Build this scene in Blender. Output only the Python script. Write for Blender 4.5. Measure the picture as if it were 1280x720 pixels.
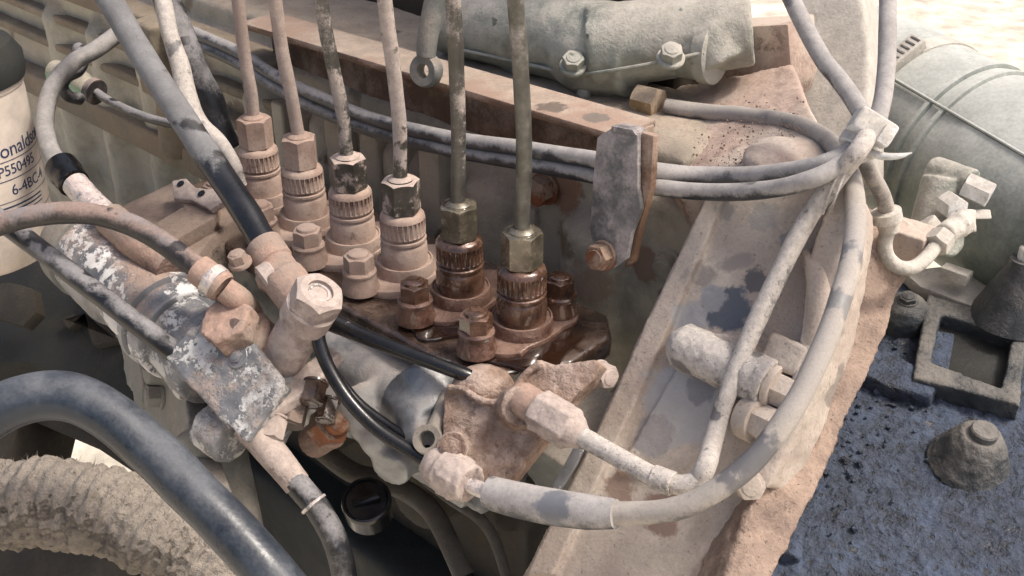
import bpy, bmesh, math, random
from mathutils import Vector, Matrix, noise
random.seed(7)
sc = bpy.context.scene
for o in list(bpy.data.objects): bpy.data.objects.remove(o)
COL = sc.collection

# ------------------------------------------------------------------ camera, sky, sun, exposure
FPX = 1400.0                                   # focal length in pixels of a 1280 px wide picture
PITCH = math.radians(29.62)
CAMZ = 1450.0                                  # mm above the ground
cam = bpy.data.objects.new('camera', bpy.data.cameras.new('camera'))
COL.objects.link(cam)
cam.data.sensor_width = 36.0
cam.data.lens = 36.0*FPX/1280.0
cam.data.clip_start = 0.01
cam.data.clip_end = 500.0
cam.location = (0, 0, CAMZ/1000)
cam.rotation_euler = (math.pi/2-PITCH, 0, 0)
sc.camera = cam

SUN_EL, SUN_AZ = math.radians(60), math.radians(98)     # azimuth measured from +Y towards +X
w = bpy.data.worlds.new('World'); sc.world = w; w.use_nodes = True
nt = w.node_tree; bg = nt.nodes['Background']
sky = nt.nodes.new('ShaderNodeTexSky'); sky.sky_type = 'NISHITA'; sky.sun_disc = False
sky.sun_elevation = SUN_EL; sky.sun_rotation = SUN_AZ
sky.air_density = 0.8; sky.dust_density = 6.0; sky.ozone_density = 0.0
nt.links.new(sky.outputs[0], bg.inputs[0]); bg.inputs[1].default_value = 0.115
sun = bpy.data.objects.new('sun', bpy.data.lights.new('sun', 'SUN')); COL.objects.link(sun)
sun.data.energy = 1.45; sun.data.angle = math.radians(10); sun.data.color = (1.0, 0.95, 0.88)
sd = Vector((math.sin(SUN_AZ)*math.cos(SUN_EL), math.cos(SUN_AZ)*math.cos(SUN_EL), math.sin(SUN_EL)))
sun.rotation_euler = sd.to_track_quat('Z', 'Y').to_euler(); sun.location = (0.5, 0.5, 3)
sc.view_settings.view_transform = 'Standard'; sc.view_settings.look = 'None'
sc.view_settings.gamma = 1.0; sc.view_settings.use_curve_mapping = False
sc.view_settings.exposure = 0.76

# ------------------------------------------------------------------ frames of reference (all in mm)
C0 = Vector((0, 0, CAMZ))
FW = Vector((0, math.cos(PITCH), -math.sin(PITCH)))
UP = Vector((0, math.sin(PITCH), math.cos(PITCH)))
RT = Vector((1, 0, 0))
Z = Vector((0, 0, 1))
def ray(x, y): return FW + RT*((x-640)/FPX) + UP*((360-y)/FPX)
def at(x, y, d): return C0 + ray(x, y)*d
O = at(652, 415, 583)                          # foot of the nearest delivery valve
_v = O-at(330, 255, 718); _v.z = 0
PITCH_ROW = _v.length/5
EA = _v.normalized()                           # along the engine, towards the viewer's right
NA = Z.cross(EA)
if NA.y > 0: NA = -NA                          # out of the engine's flank, towards the viewer
def L(e, n, z): return O + EA*e + NA*n + Z*z
def D(e, n, z): return EA*e + NA*n + Z*z
def hit(x, y, P, n):
    r = ray(x, y); return C0 + r*((P-C0).dot(n)/r.dot(n))
def on(x, y, ax, v):
    a = {'e': EA, 'n': NA, 'z': Z}[ax]; return hit(x, y, O+a*v, a)

hN = D(0, 135, 104).normalized(); hP = L(60, -68, 72)      # outer face of the gear housing flange
def H(x, y, k=0): return hit(x, y, hP+hN*k, hN)

# ------------------------------------------------------------------ mesh builders (mm, bmesh)
def join(*bms):
    out = bmesh.new()
    for b in bms:
        me = bpy.data.meshes.new('t'); b.to_mesh(me); out.from_mesh(me); bpy.data.meshes.remove(me); b.free()
    return out
def frame(axis, hint=None):
    a = axis.normalized()
    h = hint if hint is not None else (Vector((0, 0, 1)) if abs(a.z) < .9 else Vector((1, 0, 0)))
    x = (h-a*h.dot(a)).normalized(); y = a.cross(x)
    return Matrix((x, y, a)).transposed()
def xf(bm, loc, axis=None, spin=0.0, hint=None):
    m = Matrix.Translation(loc)
    if axis is not None: m = m @ frame(axis, hint).to_4x4()
    if spin: m = m @ Matrix.Rotation(spin, 4, 'Z')
    bm.transform(m); return bm
def rings(rr, closed_ends=True):
    """rr: list of rings, each a list of co; stitched to a tube"""
    bm = bmesh.new(); vs = [[bm.verts.new(c) for c in r] for r in rr]; n = len(rr[0])
    for a, b in zip(vs[:-1], vs[1:]):
        for i in range(n):
            j = (i+1) % n
            bm.faces.new((a[i], a[j], b[j], b[i]))
    if closed_ends:
        bm.faces.new(list(reversed(vs[0]))); bm.faces.new(vs[-1])
    return bm
def lathe(prof, seg=36, rip=None):
    """prof: (r, z) from bottom to top; rip(z, i) -> radius factor"""
    rr = []
    for r, z in prof:
        r = max(r, .02)
        rr.append([Vector((r*(rip(z, i) if rip else 1)*math.cos(2*math.pi*i/seg), r*(rip(z, i) if rip else 1)*math.sin(2*math.pi*i/seg), z)) for i in range(seg)])
    return rings(rr)
def hexa(af, h, hole=0.0, both=False, seg=48, ch=.96, t=.5):
    """hexagon with the curved chamfers of a real nut or bolt head; stands on z = 0"""
    def hr(i):
        a = (i*360/seg) % 60; return af/2/math.cos(math.radians(a-30))
    rc = af/2*ch
    P = lambda r, z, i: Vector((r*math.cos(2*math.pi*i/seg), r*math.sin(2*math.pi*i/seg), z))
    rr = []
    if both:
        rr.append([P(rc, 0, i) for i in range(seg)]); rr.append([P(hr(i), (hr(i)-rc)*t, i) for i in range(seg)])
    else: rr.append([P(hr(i), 0, i) for i in range(seg)])
    rr.append([P(hr(i), h-(hr(i)-rc)*t, i) for i in range(seg)])
    rr.append([P(rc, h, i) for i in range(seg)])
    if hole: rr.append([P(hole, h, i) for i in range(seg)]); rr.append([P(hole, h-2, i) for i in range(seg)])
    return rings(rr)
def crom(P, k=8):
    P = [P[0]*2-P[1]] + list(P) + [P[-1]*2-P[-2]]; out = []
    for i in range(1, len(P)-2):
        a, b, c, d = P[i-1], P[i], P[i+1], P[i+2]
        for s in range(k):
            t = s/k
            out.append(.5*((2*b)+(c-a)*t+(2*a-5*b+4*c-d)*t*t+(3*b-a-3*c+d)*t**3))
    out.append(P[-2]); return out
def tube(pts, r, seg=18, k=8, wob=0.0, rip=None):
    """pts: Vectors; r: one radius or one per point"""
    n0 = len(pts); rs = r if isinstance(r, (list, tuple)) else [r]*n0
    c = crom(pts, k) if k > 1 else list(pts)
    rad = [rs[min(n0-1, int(i/k))]*(1-(i/k) % 1)+rs[min(n0-1, int(i/k)+1)]*((i/k) % 1) for i in range(len(c))]
    t = (c[1]-c[0]).normalized(); x = (Z-t*Z.dot(t)) if abs(t.z) < .95 else RT-t*RT.dot(t); x.normalize()
    rr = []; s = 0
    for i, p in enumerate(c):
        if i: s += (p-c[i-1]).length
        t = ((c[i+1]-p) if i == 0 else (p-c[i-1]) if i == len(c)-1 else (c[i+1]-c[i-1])).normalized()
        x = (x-t*x.dot(t)).normalized(); y = t.cross(x)
        ring = []
        for j in range(seg):
            a = 2*math.pi*j/seg; d = x*math.cos(a)+y*math.sin(a); q = rad[i]
            if rip: q += rip(s, a)
            if wob: q += wob*noise.noise((p+d*q)*.06)
            ring.append(p+d*q)
        rr.append(ring)
    return rings(rr)
def prism(pts, nrm, th):
    """closed polygon (world mm) given thickness th behind nrm"""
    nrm = nrm.normalized(); bm = bmesh.new()
    a = [bm.verts.new(p) for p in pts]; f = bm.faces.new(a)
    f.normal_update()
    r = bmesh.ops.extrude_face_region(bm, geom=[f])
    bmesh.ops.translate(bm, vec=-nrm*th, verts=[v for v in r['geom'] if isinstance(v, bmesh.types.BMVert)])
    bmesh.ops.recalc_face_normals(bm, faces=bm.faces); return bm
def pslab(px, P, n, th): n = n.normalized(); return prism([hit(x, y, P, n) for x, y in px], n, th)
def box(c, ax, ay, az, sx, sy, sz):
    bm = bmesh.new(); bmesh.ops.create_cube(bm, size=1)
    m = Matrix((ax.normalized()*sx, ay.normalized()*sy, az.normalized()*sz)).transposed().to_4x4(); m.translation = c
    bm.transform(m); bmesh.ops.recalc_face_normals(bm, faces=bm.faces); return bm
def lbox(e0, e1, n0, n1, z0, z1): return box(L((e0+e1)/2, (n0+n1)/2, (z0+z1)/2), EA, NA, Z, abs(e1-e0), abs(n1-n0), abs(z1-z0))
def cyl(a, b, r, r2=None, seg=32): 
    d = b-a; return xf(lathe([(r, 0), (r2 if r2 else r, d.length)], seg), a, d)
def ball(c, r, s=(1, 1, 1), seg=20):
    bm = bmesh.new(); bmesh.ops.create_uvsphere(bm, u_segments=seg, v_segments=seg//2, radius=r)
    bm.transform(Matrix.Translation(c) @ Matrix.Diagonal((*s, 1))); return bm
def bev(bm, w, seg=2, ang=35):
    es = [e for e in bm.edges if len(e.link_faces) == 2 and e.calc_face_angle(0) > math.radians(ang)]
    bmesh.ops.bevel(bm, geom=es, offset=w, segments=seg, profile=.6, affect='EDGES', clamp_overlap=True); return bm

# ------------------------------------------------------------------ objects
def to_mesh(bm, name, sharp=35):
    me = bpy.data.meshes.new(name); bm.to_mesh(me); bm.free()
    me.polygons.foreach_set('use_smooth', [True]*len(me.polygons))
    if sharp: me.set_sharp_from_angle(angle=math.radians(sharp))
    return me
def obj(name, bm, m, parent=None, sharp=35):
    bmesh.ops.scale(bm, vec=(.001,)*3, verts=bm.verts)
    cs = [v.co for v in bm.verts]
    lo = Vector([min(c[i] for c in cs) for i in range(3)]); hi = Vector([max(c[i] for c in cs) for i in range(3)])
    base = Vector(((lo.x+hi.x)/2, (lo.y+hi.y)/2, lo.z)) if parent is None else (lo+hi)/2
    bmesh.ops.translate(bm, vec=-base, verts=bm.verts)
    o = bpy.data.objects.new(name, to_mesh(bm, name, sharp)); COL.objects.link(o)
    o.data.materials.append(m)
    put(o, base, parent); return o
WPOS = {}; WROT = {}
def put(o, base, parent, rot=None):
    rot = rot or Matrix.Identity(3); WPOS[o] = base; WROT[o] = rot
    if parent:
        o.parent = parent; q = WROT[parent].transposed(); o.location = q @ (base-WPOS[parent]); rot = q @ rot
    else: o.location = base
    o.rotation_euler = rot.to_euler()
def thing(name, label, cat, loc, group=None):
    o = bpy.data.objects.new(name, None); COL.objects.link(o); o.empty_display_size = .01
    put(o, loc*.001, None); return tag(o, label, cat, group)
def tag(o, label=None, cat=None, group=None, kind=None):
    for k, v in (('label', label), ('category', cat), ('group', group), ('kind', kind)):
        if v: o[k] = v
    return o
CACHE = {}
def shared(name, key, maker, m, parent, loc, axis=Z, spin=0.0, hint=None):
    """place a mesh built once about its own origin (z = its axis) - alike pieces share mesh data"""
    if key not in CACHE:
        bm = maker(); bmesh.ops.scale(bm, vec=(.001,)*3, verts=bm.verts); CACHE[key] = to_mesh(bm, name)
    me = CACHE[key]
    k2 = (key, m.name)
    if k2 not in CACHE:
        CACHE[k2] = me if not me.materials else me.copy()
        CACHE[k2].materials.clear(); CACHE[k2].materials.append(m)
    o = bpy.data.objects.new(name, CACHE[k2]); COL.objects.link(o)
    put(o, loc*.001, parent, frame(axis, hint) @ Matrix.Rotation(spin, 3, 'Z')); return o
TEX = {}
def cast(name, bm, m, parent=None, vox=1.2, smooth=6, amp=.6, scale=6.0, amp2=0, scale2=25.0):
    """fuse overlapping solids into one casting: voxel remesh, soft fillets, lumpy skin"""
    bmesh.ops.scale(bm, vec=(.001,)*3, verts=bm.verts)
    me = bpy.data.meshes.new('t'); bm.to_mesh(me); bm.free()
    t = bpy.data.objects.new('t', me); COL.objects.link(t)
    q = t.modifiers.new('r', 'REMESH'); q.mode = 'VOXEL'; q.voxel_size = vox/1000; q.adaptivity = 0
    if smooth:
        q = t.modifiers.new('s', 'SMOOTH'); q.factor = .5; q.iterations = smooth
    for a, s in ((amp, scale), (amp2, scale2)):
        if a:
            if s not in TEX:
                x = bpy.data.textures.new('lumps', 'CLOUDS'); x.noise_scale = s/1000; x.noise_depth = 3; TEX[s] = x
            q = t.modifiers.new('d', 'DISPLACE'); q.texture = TEX[s]; q.strength = a/1000*2; q.mid_level = .5; q.texture_coords = 'LOCAL'
    dg = bpy.context.evaluated_depsgraph_get(); dg.update()
    me2 = bpy.data.meshes.new_from_object(t.evaluated_get(dg)); bpy.data.objects.remove(t); bpy.data.meshes.remove(me)
    b = bmesh.new(); b.from_mesh(me2); bpy.data.meshes.remove(me2)
    bmesh.ops.scale(b, vec=(1000,)*3, verts=b.verts)
    return obj(name, b, m, parent, sharp=0)

# ------------------------------------------------------------------ materials
def rgb(h):
    h = h.lstrip('#'); c = [int(h[i:i+2], 16)/255 for i in (0, 2, 4)]
    return tuple(x/12.92 if x <= .04045 else ((x+.055)/1.055)**2.4 for x in c)
MATS = {}
def mat(name, base, metal=0.0, rough=.5, dust=None, amt=.5, dscale=18.0, up=.45, edge=.12, dust2=None,
        spots=None, spot_scale=14.0, spot_thr=.68, chips=None, chip_scale=9.0, chip_thr=.6, bump=.25, grain=1.6,
        lump=.0, coat=0.0, var=.35, spec=.5, wetr=None, stains=(), grad=None, speck=.35):
    """bare surface -> flaked paint -> settled dust (more on what faces up) -> drops of oil on the dust"""
    m = bpy.data.materials.new(name); m.use_nodes = True; MATS[name] = m
    n = m.node_tree.nodes; l = m.node_tree.links; b = n['Principled BSDF']
    geo = n.new('ShaderNodeNewGeometry')
    pos = n.new('ShaderNodeVectorMath'); pos.operation = 'SCALE'; pos.inputs['Scale'].default_value = 1000.0
    l.new(geo.outputs['Position'], pos.inputs[0])
    def nz(size, detail=5.0, rgh=.6, off=0.0):
        v = n.new('ShaderNodeVectorMath'); v.operation = 'ADD'; v.inputs[1].default_value = (off, off*.7, -off*1.3); l.new(pos.outputs[0], v.inputs[0])
        t = n.new('ShaderNodeTexNoise'); t.inputs['Scale'].default_value = 1.0/size; t.inputs['Detail'].default_value = detail; t.inputs['Roughness'].default_value = rgh
        l.new(v.outputs[0], t.inputs['Vector']); return t.outputs['Fac']
    def mth(op, a, c=None, d=None):
        q = n.new('ShaderNodeMath'); q.operation = op
        for i, s in enumerate((a, c, d)):
            if s is None: continue
            if isinstance(s, (int, float)): q.inputs[i].default_value = s
            else: l.new(s, q.inputs[i])
        return q.outputs[0]
    def sstep(x, lo, hi):
        q = n.new('ShaderNodeMapRange'); q.interpolation_type = 'SMOOTHSTEP'; l.new(x, q.inputs[0]); q.inputs[1].default_value = lo; q.inputs[2].default_value = hi
        return q.outputs[0]
    def mixc(f, a, c):
        q = n.new('ShaderNodeMix'); q.data_type = 'RGBA'; l.new(f, q.inputs[0])
        for i, s in ((6, a), (7, c)):
            if isinstance(s, tuple): q.inputs[i].default_value = (*s, 1)
            else: l.new(s, q.inputs[i])
        return q.outputs[2]
    def mixf(f, a, c):
        q = n.new('ShaderNodeMix'); q.data_type = 'FLOAT'; l.new(f, q.inputs[0])
        for i, s in ((2, a), (3, c)):
            if isinstance(s, (int, float)): q.inputs[i].default_value = s
            else: l.new(s, q.inputs[i])
        return q.outputs[0]
    def shade(c, k): return tuple(min(1, max(0, x*k)) for x in c)
    fine = nz(grain, 3, .6, 3.0); mid = nz(dscale, 7, .68, 11.0); big = nz(dscale*4, 3, .5, 31.0)
    vr = sstep(mid, .3, .7)
    col = mixc(vr, shade(base, 1-var), shade(base, 1+var)); rg = mixf(vr, rough*.8, min(1, rough*1.25)); mt = None; mk = None
    hgt = mth('MULTIPLY', fine, .35)
    if chips:
        ch = sstep(mth('ADD', mth('MULTIPLY', nz(chip_scale, 6, .72, 51.0), .5), mth('MULTIPLY', nz(chip_scale*5, 2, .5, 57.0), .5)), chip_thr, chip_thr+.02)
        col = mixc(ch, col, chips); rg = mixf(ch, rg, .7); hgt = mth('ADD', hgt, mth('MULTIPLY', ch, .5)); mk = ch
    if dust:
        sx = n.new('ShaderNodeSeparateXYZ'); l.new(geo.outputs['Normal'], sx.inputs[0])
        f = mth('ADD', mth('MULTIPLY', sx.outputs[2], up), mth('ADD', mth('MULTIPLY', mth('SUBTRACT', mid, .5), 1.5), mth('MULTIPLY', mth('SUBTRACT', big, .5), 1.0)))
        f = mth('ADD', f, mth('MULTIPLY', mth('SUBTRACT', fine, .5), .25))
        f = mth('ADD', f, amt-.5)
        if grad:                     # dust thinning out from one place to another
            g0, g1, gk = grad; gd = (g1-g0); dp = n.new('ShaderNodeVectorMath'); dp.operation = 'DOT_PRODUCT'; l.new(pos.outputs[0], dp.inputs[0]); dp.inputs[1].default_value = gd/gd.length_squared
            f = mth('ADD', f, mth('MULTIPLY', sstep(mth('SUBTRACT', dp.outputs['Value'], g0.dot(gd)/gd.length_squared), 0.0, 1.0), gk))
        dm = sstep(f, -edge, edge)
        dc = mixc(sstep(nz(dscale*.5, 6, .7, 71.0), .3, .7), shade(dust, .82), shade(dust, 1.15))
        if dust2: dc = mixc(sstep(nz(dscale*2.2, 4, .6, 91.0), .42, .6), dc, dust2)
        dc = mixc(sstep(fine, .25, .75), shade2(n, l, dc, .86), dc)
        if speck:
            pk = mth('MULTIPLY', sstep(nz(grain*1.3, 2, .5, 151.0), .64, .72), speck); dc = mixc(pk, dc, shade(dust, .35))
        col = mixc(dm, col, dc); rg = mixf(dm, rg, .95)
        mk = dm if mk is None else mth('MAXIMUM', mk, dm)
        hgt = mth('ADD', hgt, mth('MULTIPLY', dm, mth('ADD', .35, mth('MULTIPLY', nz(grain*3, 4, .7, 17.0), .8))))
    if spots:
        sp = sstep(mth('ADD', mth('MULTIPLY', nz(spot_scale, 1.5, .4, 131.0), .85), mth('MULTIPLY', nz(spot_scale*.25, 3, .6, 133.0), .15)), spot_thr, spot_thr+.05)
        col = mixc(sp, col, spots); rg = mixf(sp, rg, .5 if wetr is None else wetr); hgt = mth('SUBTRACT', hgt, mth('MULTIPLY', sp, .3))
    for si, (sp_, sr, scol, srg) in enumerate(stains):
        ds = n.new('ShaderNodeVectorMath'); ds.operation = 'DISTANCE'; l.new(pos.outputs[0], ds.inputs[0]); ds.inputs[1].default_value = sp_
        q = mth('ADD', ds.outputs['Value'], mth('MULTIPLY', mth('SUBTRACT', nz(sr*.55, 4, .6, 201.0+si*13), .5), sr*1.3))
        sm = mth('SUBTRACT', 1.0, sstep(q, sr*.72, sr*1.04))
        col = mixc(sm, col, mixc(sstep(mid, .3, .7), shade(scol, .88), shade(scol, 1.12))); rg = mixf(sm, rg, srg)
    l.new(col, b.inputs['Base Color']); l.new(rg, b.inputs['Roughness'])
    b.inputs['Specular IOR Level'].default_value = spec
    if metal:
        if mk is not None: l.new(mth('MULTIPLY', mth('SUBTRACT', 1.0, mk), metal), b.inputs['Metallic'])
        else: b.inputs['Metallic'].default_value = metal
    if coat:
        b.inputs['Coat Weight'].default_value = coat; b.inputs['Coat Roughness'].default_value = .06
    if lump: hgt = mth('ADD', hgt, mth('MULTIPLY', nz(grain*6, 5, .6, 19.0), lump))
    bp = n.new('ShaderNodeBump'); bp.inputs['Strength'].default_value = 1.0; bp.inputs['Distance'].default_value = bump/1000*2
    l.new(hgt, bp.inputs['Height']); l.new(bp.outputs[0], b.inputs['Normal'])
    return m
def shade2(n, l, sock, k):
    q = n.new('ShaderNodeMix'); q.data_type = 'RGBA'; q.blend_type = 'MULTIPLY'; q.inputs[0].default_value = 1.0
    l.new(sock, q.inputs[6]); q.inputs[7].default_value = (k, k, k, 1); return q.outputs[2]
def plain(name, c, rough=.5, metal=0.0):
    m = bpy.data.materials.new(name); m.use_nodes = True; b = m.node_tree.nodes['Principled BSDF']
    b.inputs['Base Color'].default_value = (*c, 1); b.inputs['Roughness'].default_value = rough; b.inputs['Metallic'].default_value = metal; return m

PINK = (.50, .37, .30); BEIGE = (.50, .41, .33); CLAY = (.36, .20, .135); PALE = (.62, .56, .49); GREY = (.44, .42, .40); TAN = (.40, .31, .23)
m_ground = mat('sunlit_sand', (.66, .59, .47), rough=.95, dscale=120, bump=1.5, grain=8)
m_block = mat('engine_block_paint', (.38, .355, .28), rough=.5, dust=(.42, .345, .27), amt=.32, dscale=45, up=.5, edge=.4, spots=(.17, .14, .105), spot_scale=34, spot_thr=.66, bump=.45, grain=1.8, lump=.5, stains=((on(700, 238, 'n', -78), 15, (.27, .16, .105), .7), (on(745, 345, 'n', -78), 18, (.30, .225, .165), .7), (on(720, 300, 'n', -78), 14, (.19, .15, .10), .6), (on(800, 330, 'n', -78), 12, (.26, .18, .13), .7)))
m_far = mat('far_casting', (.16, .14, .10), rough=.7, dust=(.30, .245, .18), amt=.5, dscale=60, up=.5, edge=.4, dust2=(.25, .19, .13), bump=.4, grain=3)
m_dark = mat('dark_and_shaded_metal', (.02, .022, .02), rough=.75, dust=(.035, .032, .026), amt=.1, dscale=50, up=.4, edge=.35, bump=.4, grain=3)  # dark metal, with the shade of the engine bay put into the colour
m_rail = mat('dusty_rail', (.15, .085, .05), rough=.7, dust=(.42, .335, .265), amt=.36, up=.95, dscale=26, edge=.22, dust2=(.36, .25, .19), spots=(.15, .11, .09), spot_scale=22, spot_thr=.66, bump=.3, stains=((at(690, 132, 605), 9, (.16, .125, .10), .7), (at(745, 146, 590), 8, (.19, .155, .13), .7)))
BG = (.20, .205, .215); DK = (.13, .115, .11)
m_house = mat('gear_housing_paint', (.27, .27, .275), rough=.5, dust=(.52, .445, .375), amt=.84, dscale=38, up=.15, edge=.14, dust2=(.44, .36, .30), spots=(.30, .255, .22), spot_scale=24, spot_thr=.64, bump=.35, grain=1.5, speck=.6,
    stains=((H(944, 351), 7, DK, .5), (H(908, 388), 13, (.105, .11, .125), .4), (H(890, 372), 8, (.30, .29, .29), .6), (H(862, 400), 10, (.36, .345, .335), .8), (H(872, 345), 5, (.30, .26, .23), .7), (H(858, 505), 24, (.40, .39, .38), .85), (H(880, 486), 9, (.25, .245, .245), .6), (H(820, 545), 12, (.30, .28, .275), .8),
            (H(905, 262), 6, (.30, .27, .24), .8), (H(955, 270), 8, (.34, .31, .28), .8), (H(795, 455), 6, (.28, .225, .19), .8), (H(790, 480), 5, (.25, .20, .17), .8), (H(775, 610), 9, (.30, .215, .17), .8), (H(830, 640), 12, (.28, .195, .155), .8), (H(745, 590), 5, (.27, .2, .17), .8), (H(1000, 300, 8), 5, BG, .6), (H(985, 300), 5, (.24, .225, .22), .6)))
m_shelf = mat('dusty_shelf', (.34, .25, .20), rough=.9, dust=(.47, .35, .285), amt=.7, dscale=26, dust2=(.56, .47, .39), bump=.5, grain=2.4, lump=.5)
m_grease = mat('black_grease', (.020, .029, .048), rough=.20, dust=(.062, .083, .130), amt=.48, dscale=11, up=.1, edge=.35, spots=(.03, .034, .042), spot_scale=5, spot_thr=.62, bump=1.3, grain=2.4, lump=1.2, spec=.8, var=.5, speck=.35)
m_greasedust = mat('dusty_grease', (.05, .056, .06), rough=.5, dust=(.20, .185, .165), amt=.26, dscale=22, up=.4, edge=.35, bump=.7, grain=2.2, lump=.7)
m_valve = mat('clay_caked_steel', (.20, .12, .09), metal=.2, rough=.55, dust=(.39, .28, .225), amt=.78, dscale=11, up=.5, edge=.2, dust2=(.50, .38, .31), bump=.18, grain=1.1)
m_valve_grey = mat('dusty_steel_nut', (.11, .10, .085), metal=.5, rough=.45, dust=(.50, .40, .34), amt=.42, dscale=9, up=.75, edge=.1, bump=.15, grain=1.0)
m_oily = mat('oil_wet_steel', (.12, .063, .040), metal=.3, rough=.22, coat=1.0, bump=.16, grain=1.2, dscale=12, var=.55, dust=(.20, .115, .08), amt=.18, edge=.3, up=.2)
m_oilynut = mat('oil_wet_nut', (.19, .165, .12), metal=.5, rough=.25, coat=1.0, bump=.08, grain=1.5, dscale=9, var=.45)
m_oilclay = mat('oil_wet_clay', (.15, .072, .047), rough=.35, coat=.8, bump=.35, grain=1.4, dscale=10, var=.55, lump=.5, dust=(.25, .155, .115), amt=.3, edge=.3, up=.3, speck=.6)
m_deck = mat('oil_soaked_deck', (.05, .030, .021), rough=.25, coat=1.0, bump=.35, grain=1.8, dscale=20, var=.6, dust=(.17, .115, .085), amt=.18, edge=.3, up=.2, speck=.6)
m_deckdry = mat('deck_dusty', (.10, .08, .065), rough=.5, dust=(.29, .22, .175), amt=.36, dscale=26, up=.4, edge=.15, spots=(.05, .035, .028), spot_scale=20, spot_thr=.62, wetr=.3, bump=.35)
m_puddle = mat('fuel_oil_puddle', (.022, .010, .006), rough=.05, coat=1.0, bump=.12, grain=9, dscale=20)
m_line = mat('dusty_injector_line', (.15, .14, .12), metal=.5, rough=.45, dust=(.45, .38, .335), amt=.62, dscale=9, up=.2, edge=.07, spots=(.17, .14, .12), spot_scale=13, spot_thr=.675, bump=.12, grain=1)
m_lineoil = mat('bare_injector_line', (.14, .135, .115), metal=.55, rough=.42, dust=(.36, .32, .28), amt=.28, dscale=10, up=.1, edge=.2, bump=.08, grain=1)
m_rubber = mat('dusty_black_rubber', (.018, .019, .022), rough=.38, dust=(.26, .25, .25), amt=.20, dscale=20, up=.55, edge=.22, spots=(.03, .028, .03), spot_scale=12, spot_thr=.62, bump=.12, grain=1.2)
m_rubberred = mat('clay_dusted_rubber', (.03, .027, .027), rough=.45, dust=(.30, .22, .185), amt=.27, dscale=22, up=.55, edge=.3, dust2=(.24, .23, .235), spots=(.03, .025, .025), spot_scale=13, spot_thr=.60, bump=.12, grain=1.2)
m_rubberblue = mat('blue_black_rubber', (.020, .029, .042), rough=.30, dust=(.17, .175, .185), amt=-.1, dscale=40, up=.5, edge=.5, bump=.1, grain=1.6)
m_thin = mat('thin_black_tube', (.012, .012, .013), rough=.22, dust=(.3, .28, .26), amt=.02, dscale=12, up=.2, edge=.1, bump=.08, grain=1)
m_hosegrey = mat('grey_dusted_hose', (.035, .04, .048), rough=.36, dust=(.40, .375, .355), amt=.30, dscale=18, up=.5, edge=.2, spots=(.16, .155, .155), spot_scale=20, spot_thr=.66, bump=.1, grain=1.1, grad=(at(700, 190, 600), at(830, 215, 560), .42),
    stains=((at(915, 237, 545), 11, (.11, .108, .11), .5), (at(690, 632, 466), 9, (.17, .175, .19), .5)))
m_loop = mat('grey_loop_hose', (.13, .125, .12), rough=.45, dust=(.34, .32, .30), amt=.5, dscale=16, up=.5, edge=.3, bump=.1, grain=1.1)
m_slant = mat('half_dusted_rubber', (.016, .017, .020), rough=.3, dust=(.21, .207, .207), amt=-.06, dscale=30, up=.2, edge=.14, spots=(.04, .038, .038), spot_scale=18, spot_thr=.64, bump=.14, grain=1.2, grad=(at(290, 240, 590), at(225, 140, 610), 1.0))
m_hosepale = mat('pale_dusted_hose', (.12, .118, .118), rough=.5, dust=(.44, .395, .345), amt=.70, dscale=24, up=.35, edge=.22, dust2=(.40, .365, .33), spots=(.24, .225, .215), spot_scale=26, spot_thr=.63, bump=.1, grain=1.1,
    stains=((at(1062, 330, 478), 10, (.17, .165, .17), .5), (at(1046, 385, 462), 9, (.2, .195, .19), .5), (at(945, 575, 440), 13, (.15, .145, .145), .5), (at(920, 597, 442), 9, (.17, .16, .16), .5), (at(1000, 160, 580), 5, (.2, .19, .19), .6)))
m_pipe = mat('chalky_steel_pipe', (.22, .21, .205), metal=.2, rough=.6, dust=(.55, .50, .45), amt=.66, dscale=6, up=.3, edge=.2, spots=(.18, .17, .165), spot_scale=15, spot_thr=.63, bump=.3, grain=.9, speck=.9)
m_alu = mat('grey_aluminium', (.33, .34, .345), metal=.6, rough=.40, dust=(.30, .265, .24), amt=.16, dscale=30, up=.4, edge=.35, bump=.18, grain=1.4, var=.45)
m_aludull = mat('dull_grey_casting', (.175, .185, .175), metal=.15, rough=.55, dust=(.28, .245, .205), amt=.3, dscale=30, up=.6, edge=.3, bump=.25, grain=1.6)
m_chip = mat('flaked_grey_paint', (.22, .225, .235), metal=.3, rough=.4, chips=(.68, .665, .65), chip_scale=6, chip_thr=.525, dust=(.40, .29, .23), amt=.02, dscale=34, up=.35, edge=.16, bump=.22, grain=1.2)
m_fit = mat('clay_caked_fitting', (.22, .15, .12), rough=.7, dust=(.43, .29, .225), amt=.7, dscale=12, up=.35, edge=.2, dust2=(.34, .26, .21), spots=(.13, .09, .075), spot_scale=10, spot_thr=.67, bump=.4, grain=1.5)
m_fitpink = mat('pink_dust_fitting', (.35, .28, .26), metal=.2, rough=.5, dust=(.48, .395, .345), amt=.62, dscale=9, up=.35, edge=.14, bump=.25, grain=1.2)
m_bright = mat('rubbed_bright_steel', (.62, .59, .57), metal=.75, rough=.33, dust=(.62, .52, .48), amt=.38, dscale=6, up=.3, edge=.15, bump=.2, grain=1)
m_brk = mat('mud_caked_bracket', (.24, .15, .11), rough=.85, dust=(.47, .36, .295), amt=.58, dscale=9, up=.15, edge=.25, dust2=(.34, .235, .175), bump=.7, grain=1.3, lump=.8, spots=(.2, .13, .10), spot_scale=9, spot_thr=.66)
m_rust = mat('rusty_nut', (.26, .095, .04), rough=.75, dust=(.36, .25, .18), amt=.35, dscale=9, bump=.4)
m_clip = mat('blue_grey_clip', (.18, .18, .18), metal=.3, rough=.45, dust=(.40, .355, .335), amt=.42, dscale=14, up=.15, edge=.22, bump=.25)
m_blackp = mat('black_plastic', (.008, .008, .009), rough=.18, bump=.05)
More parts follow.
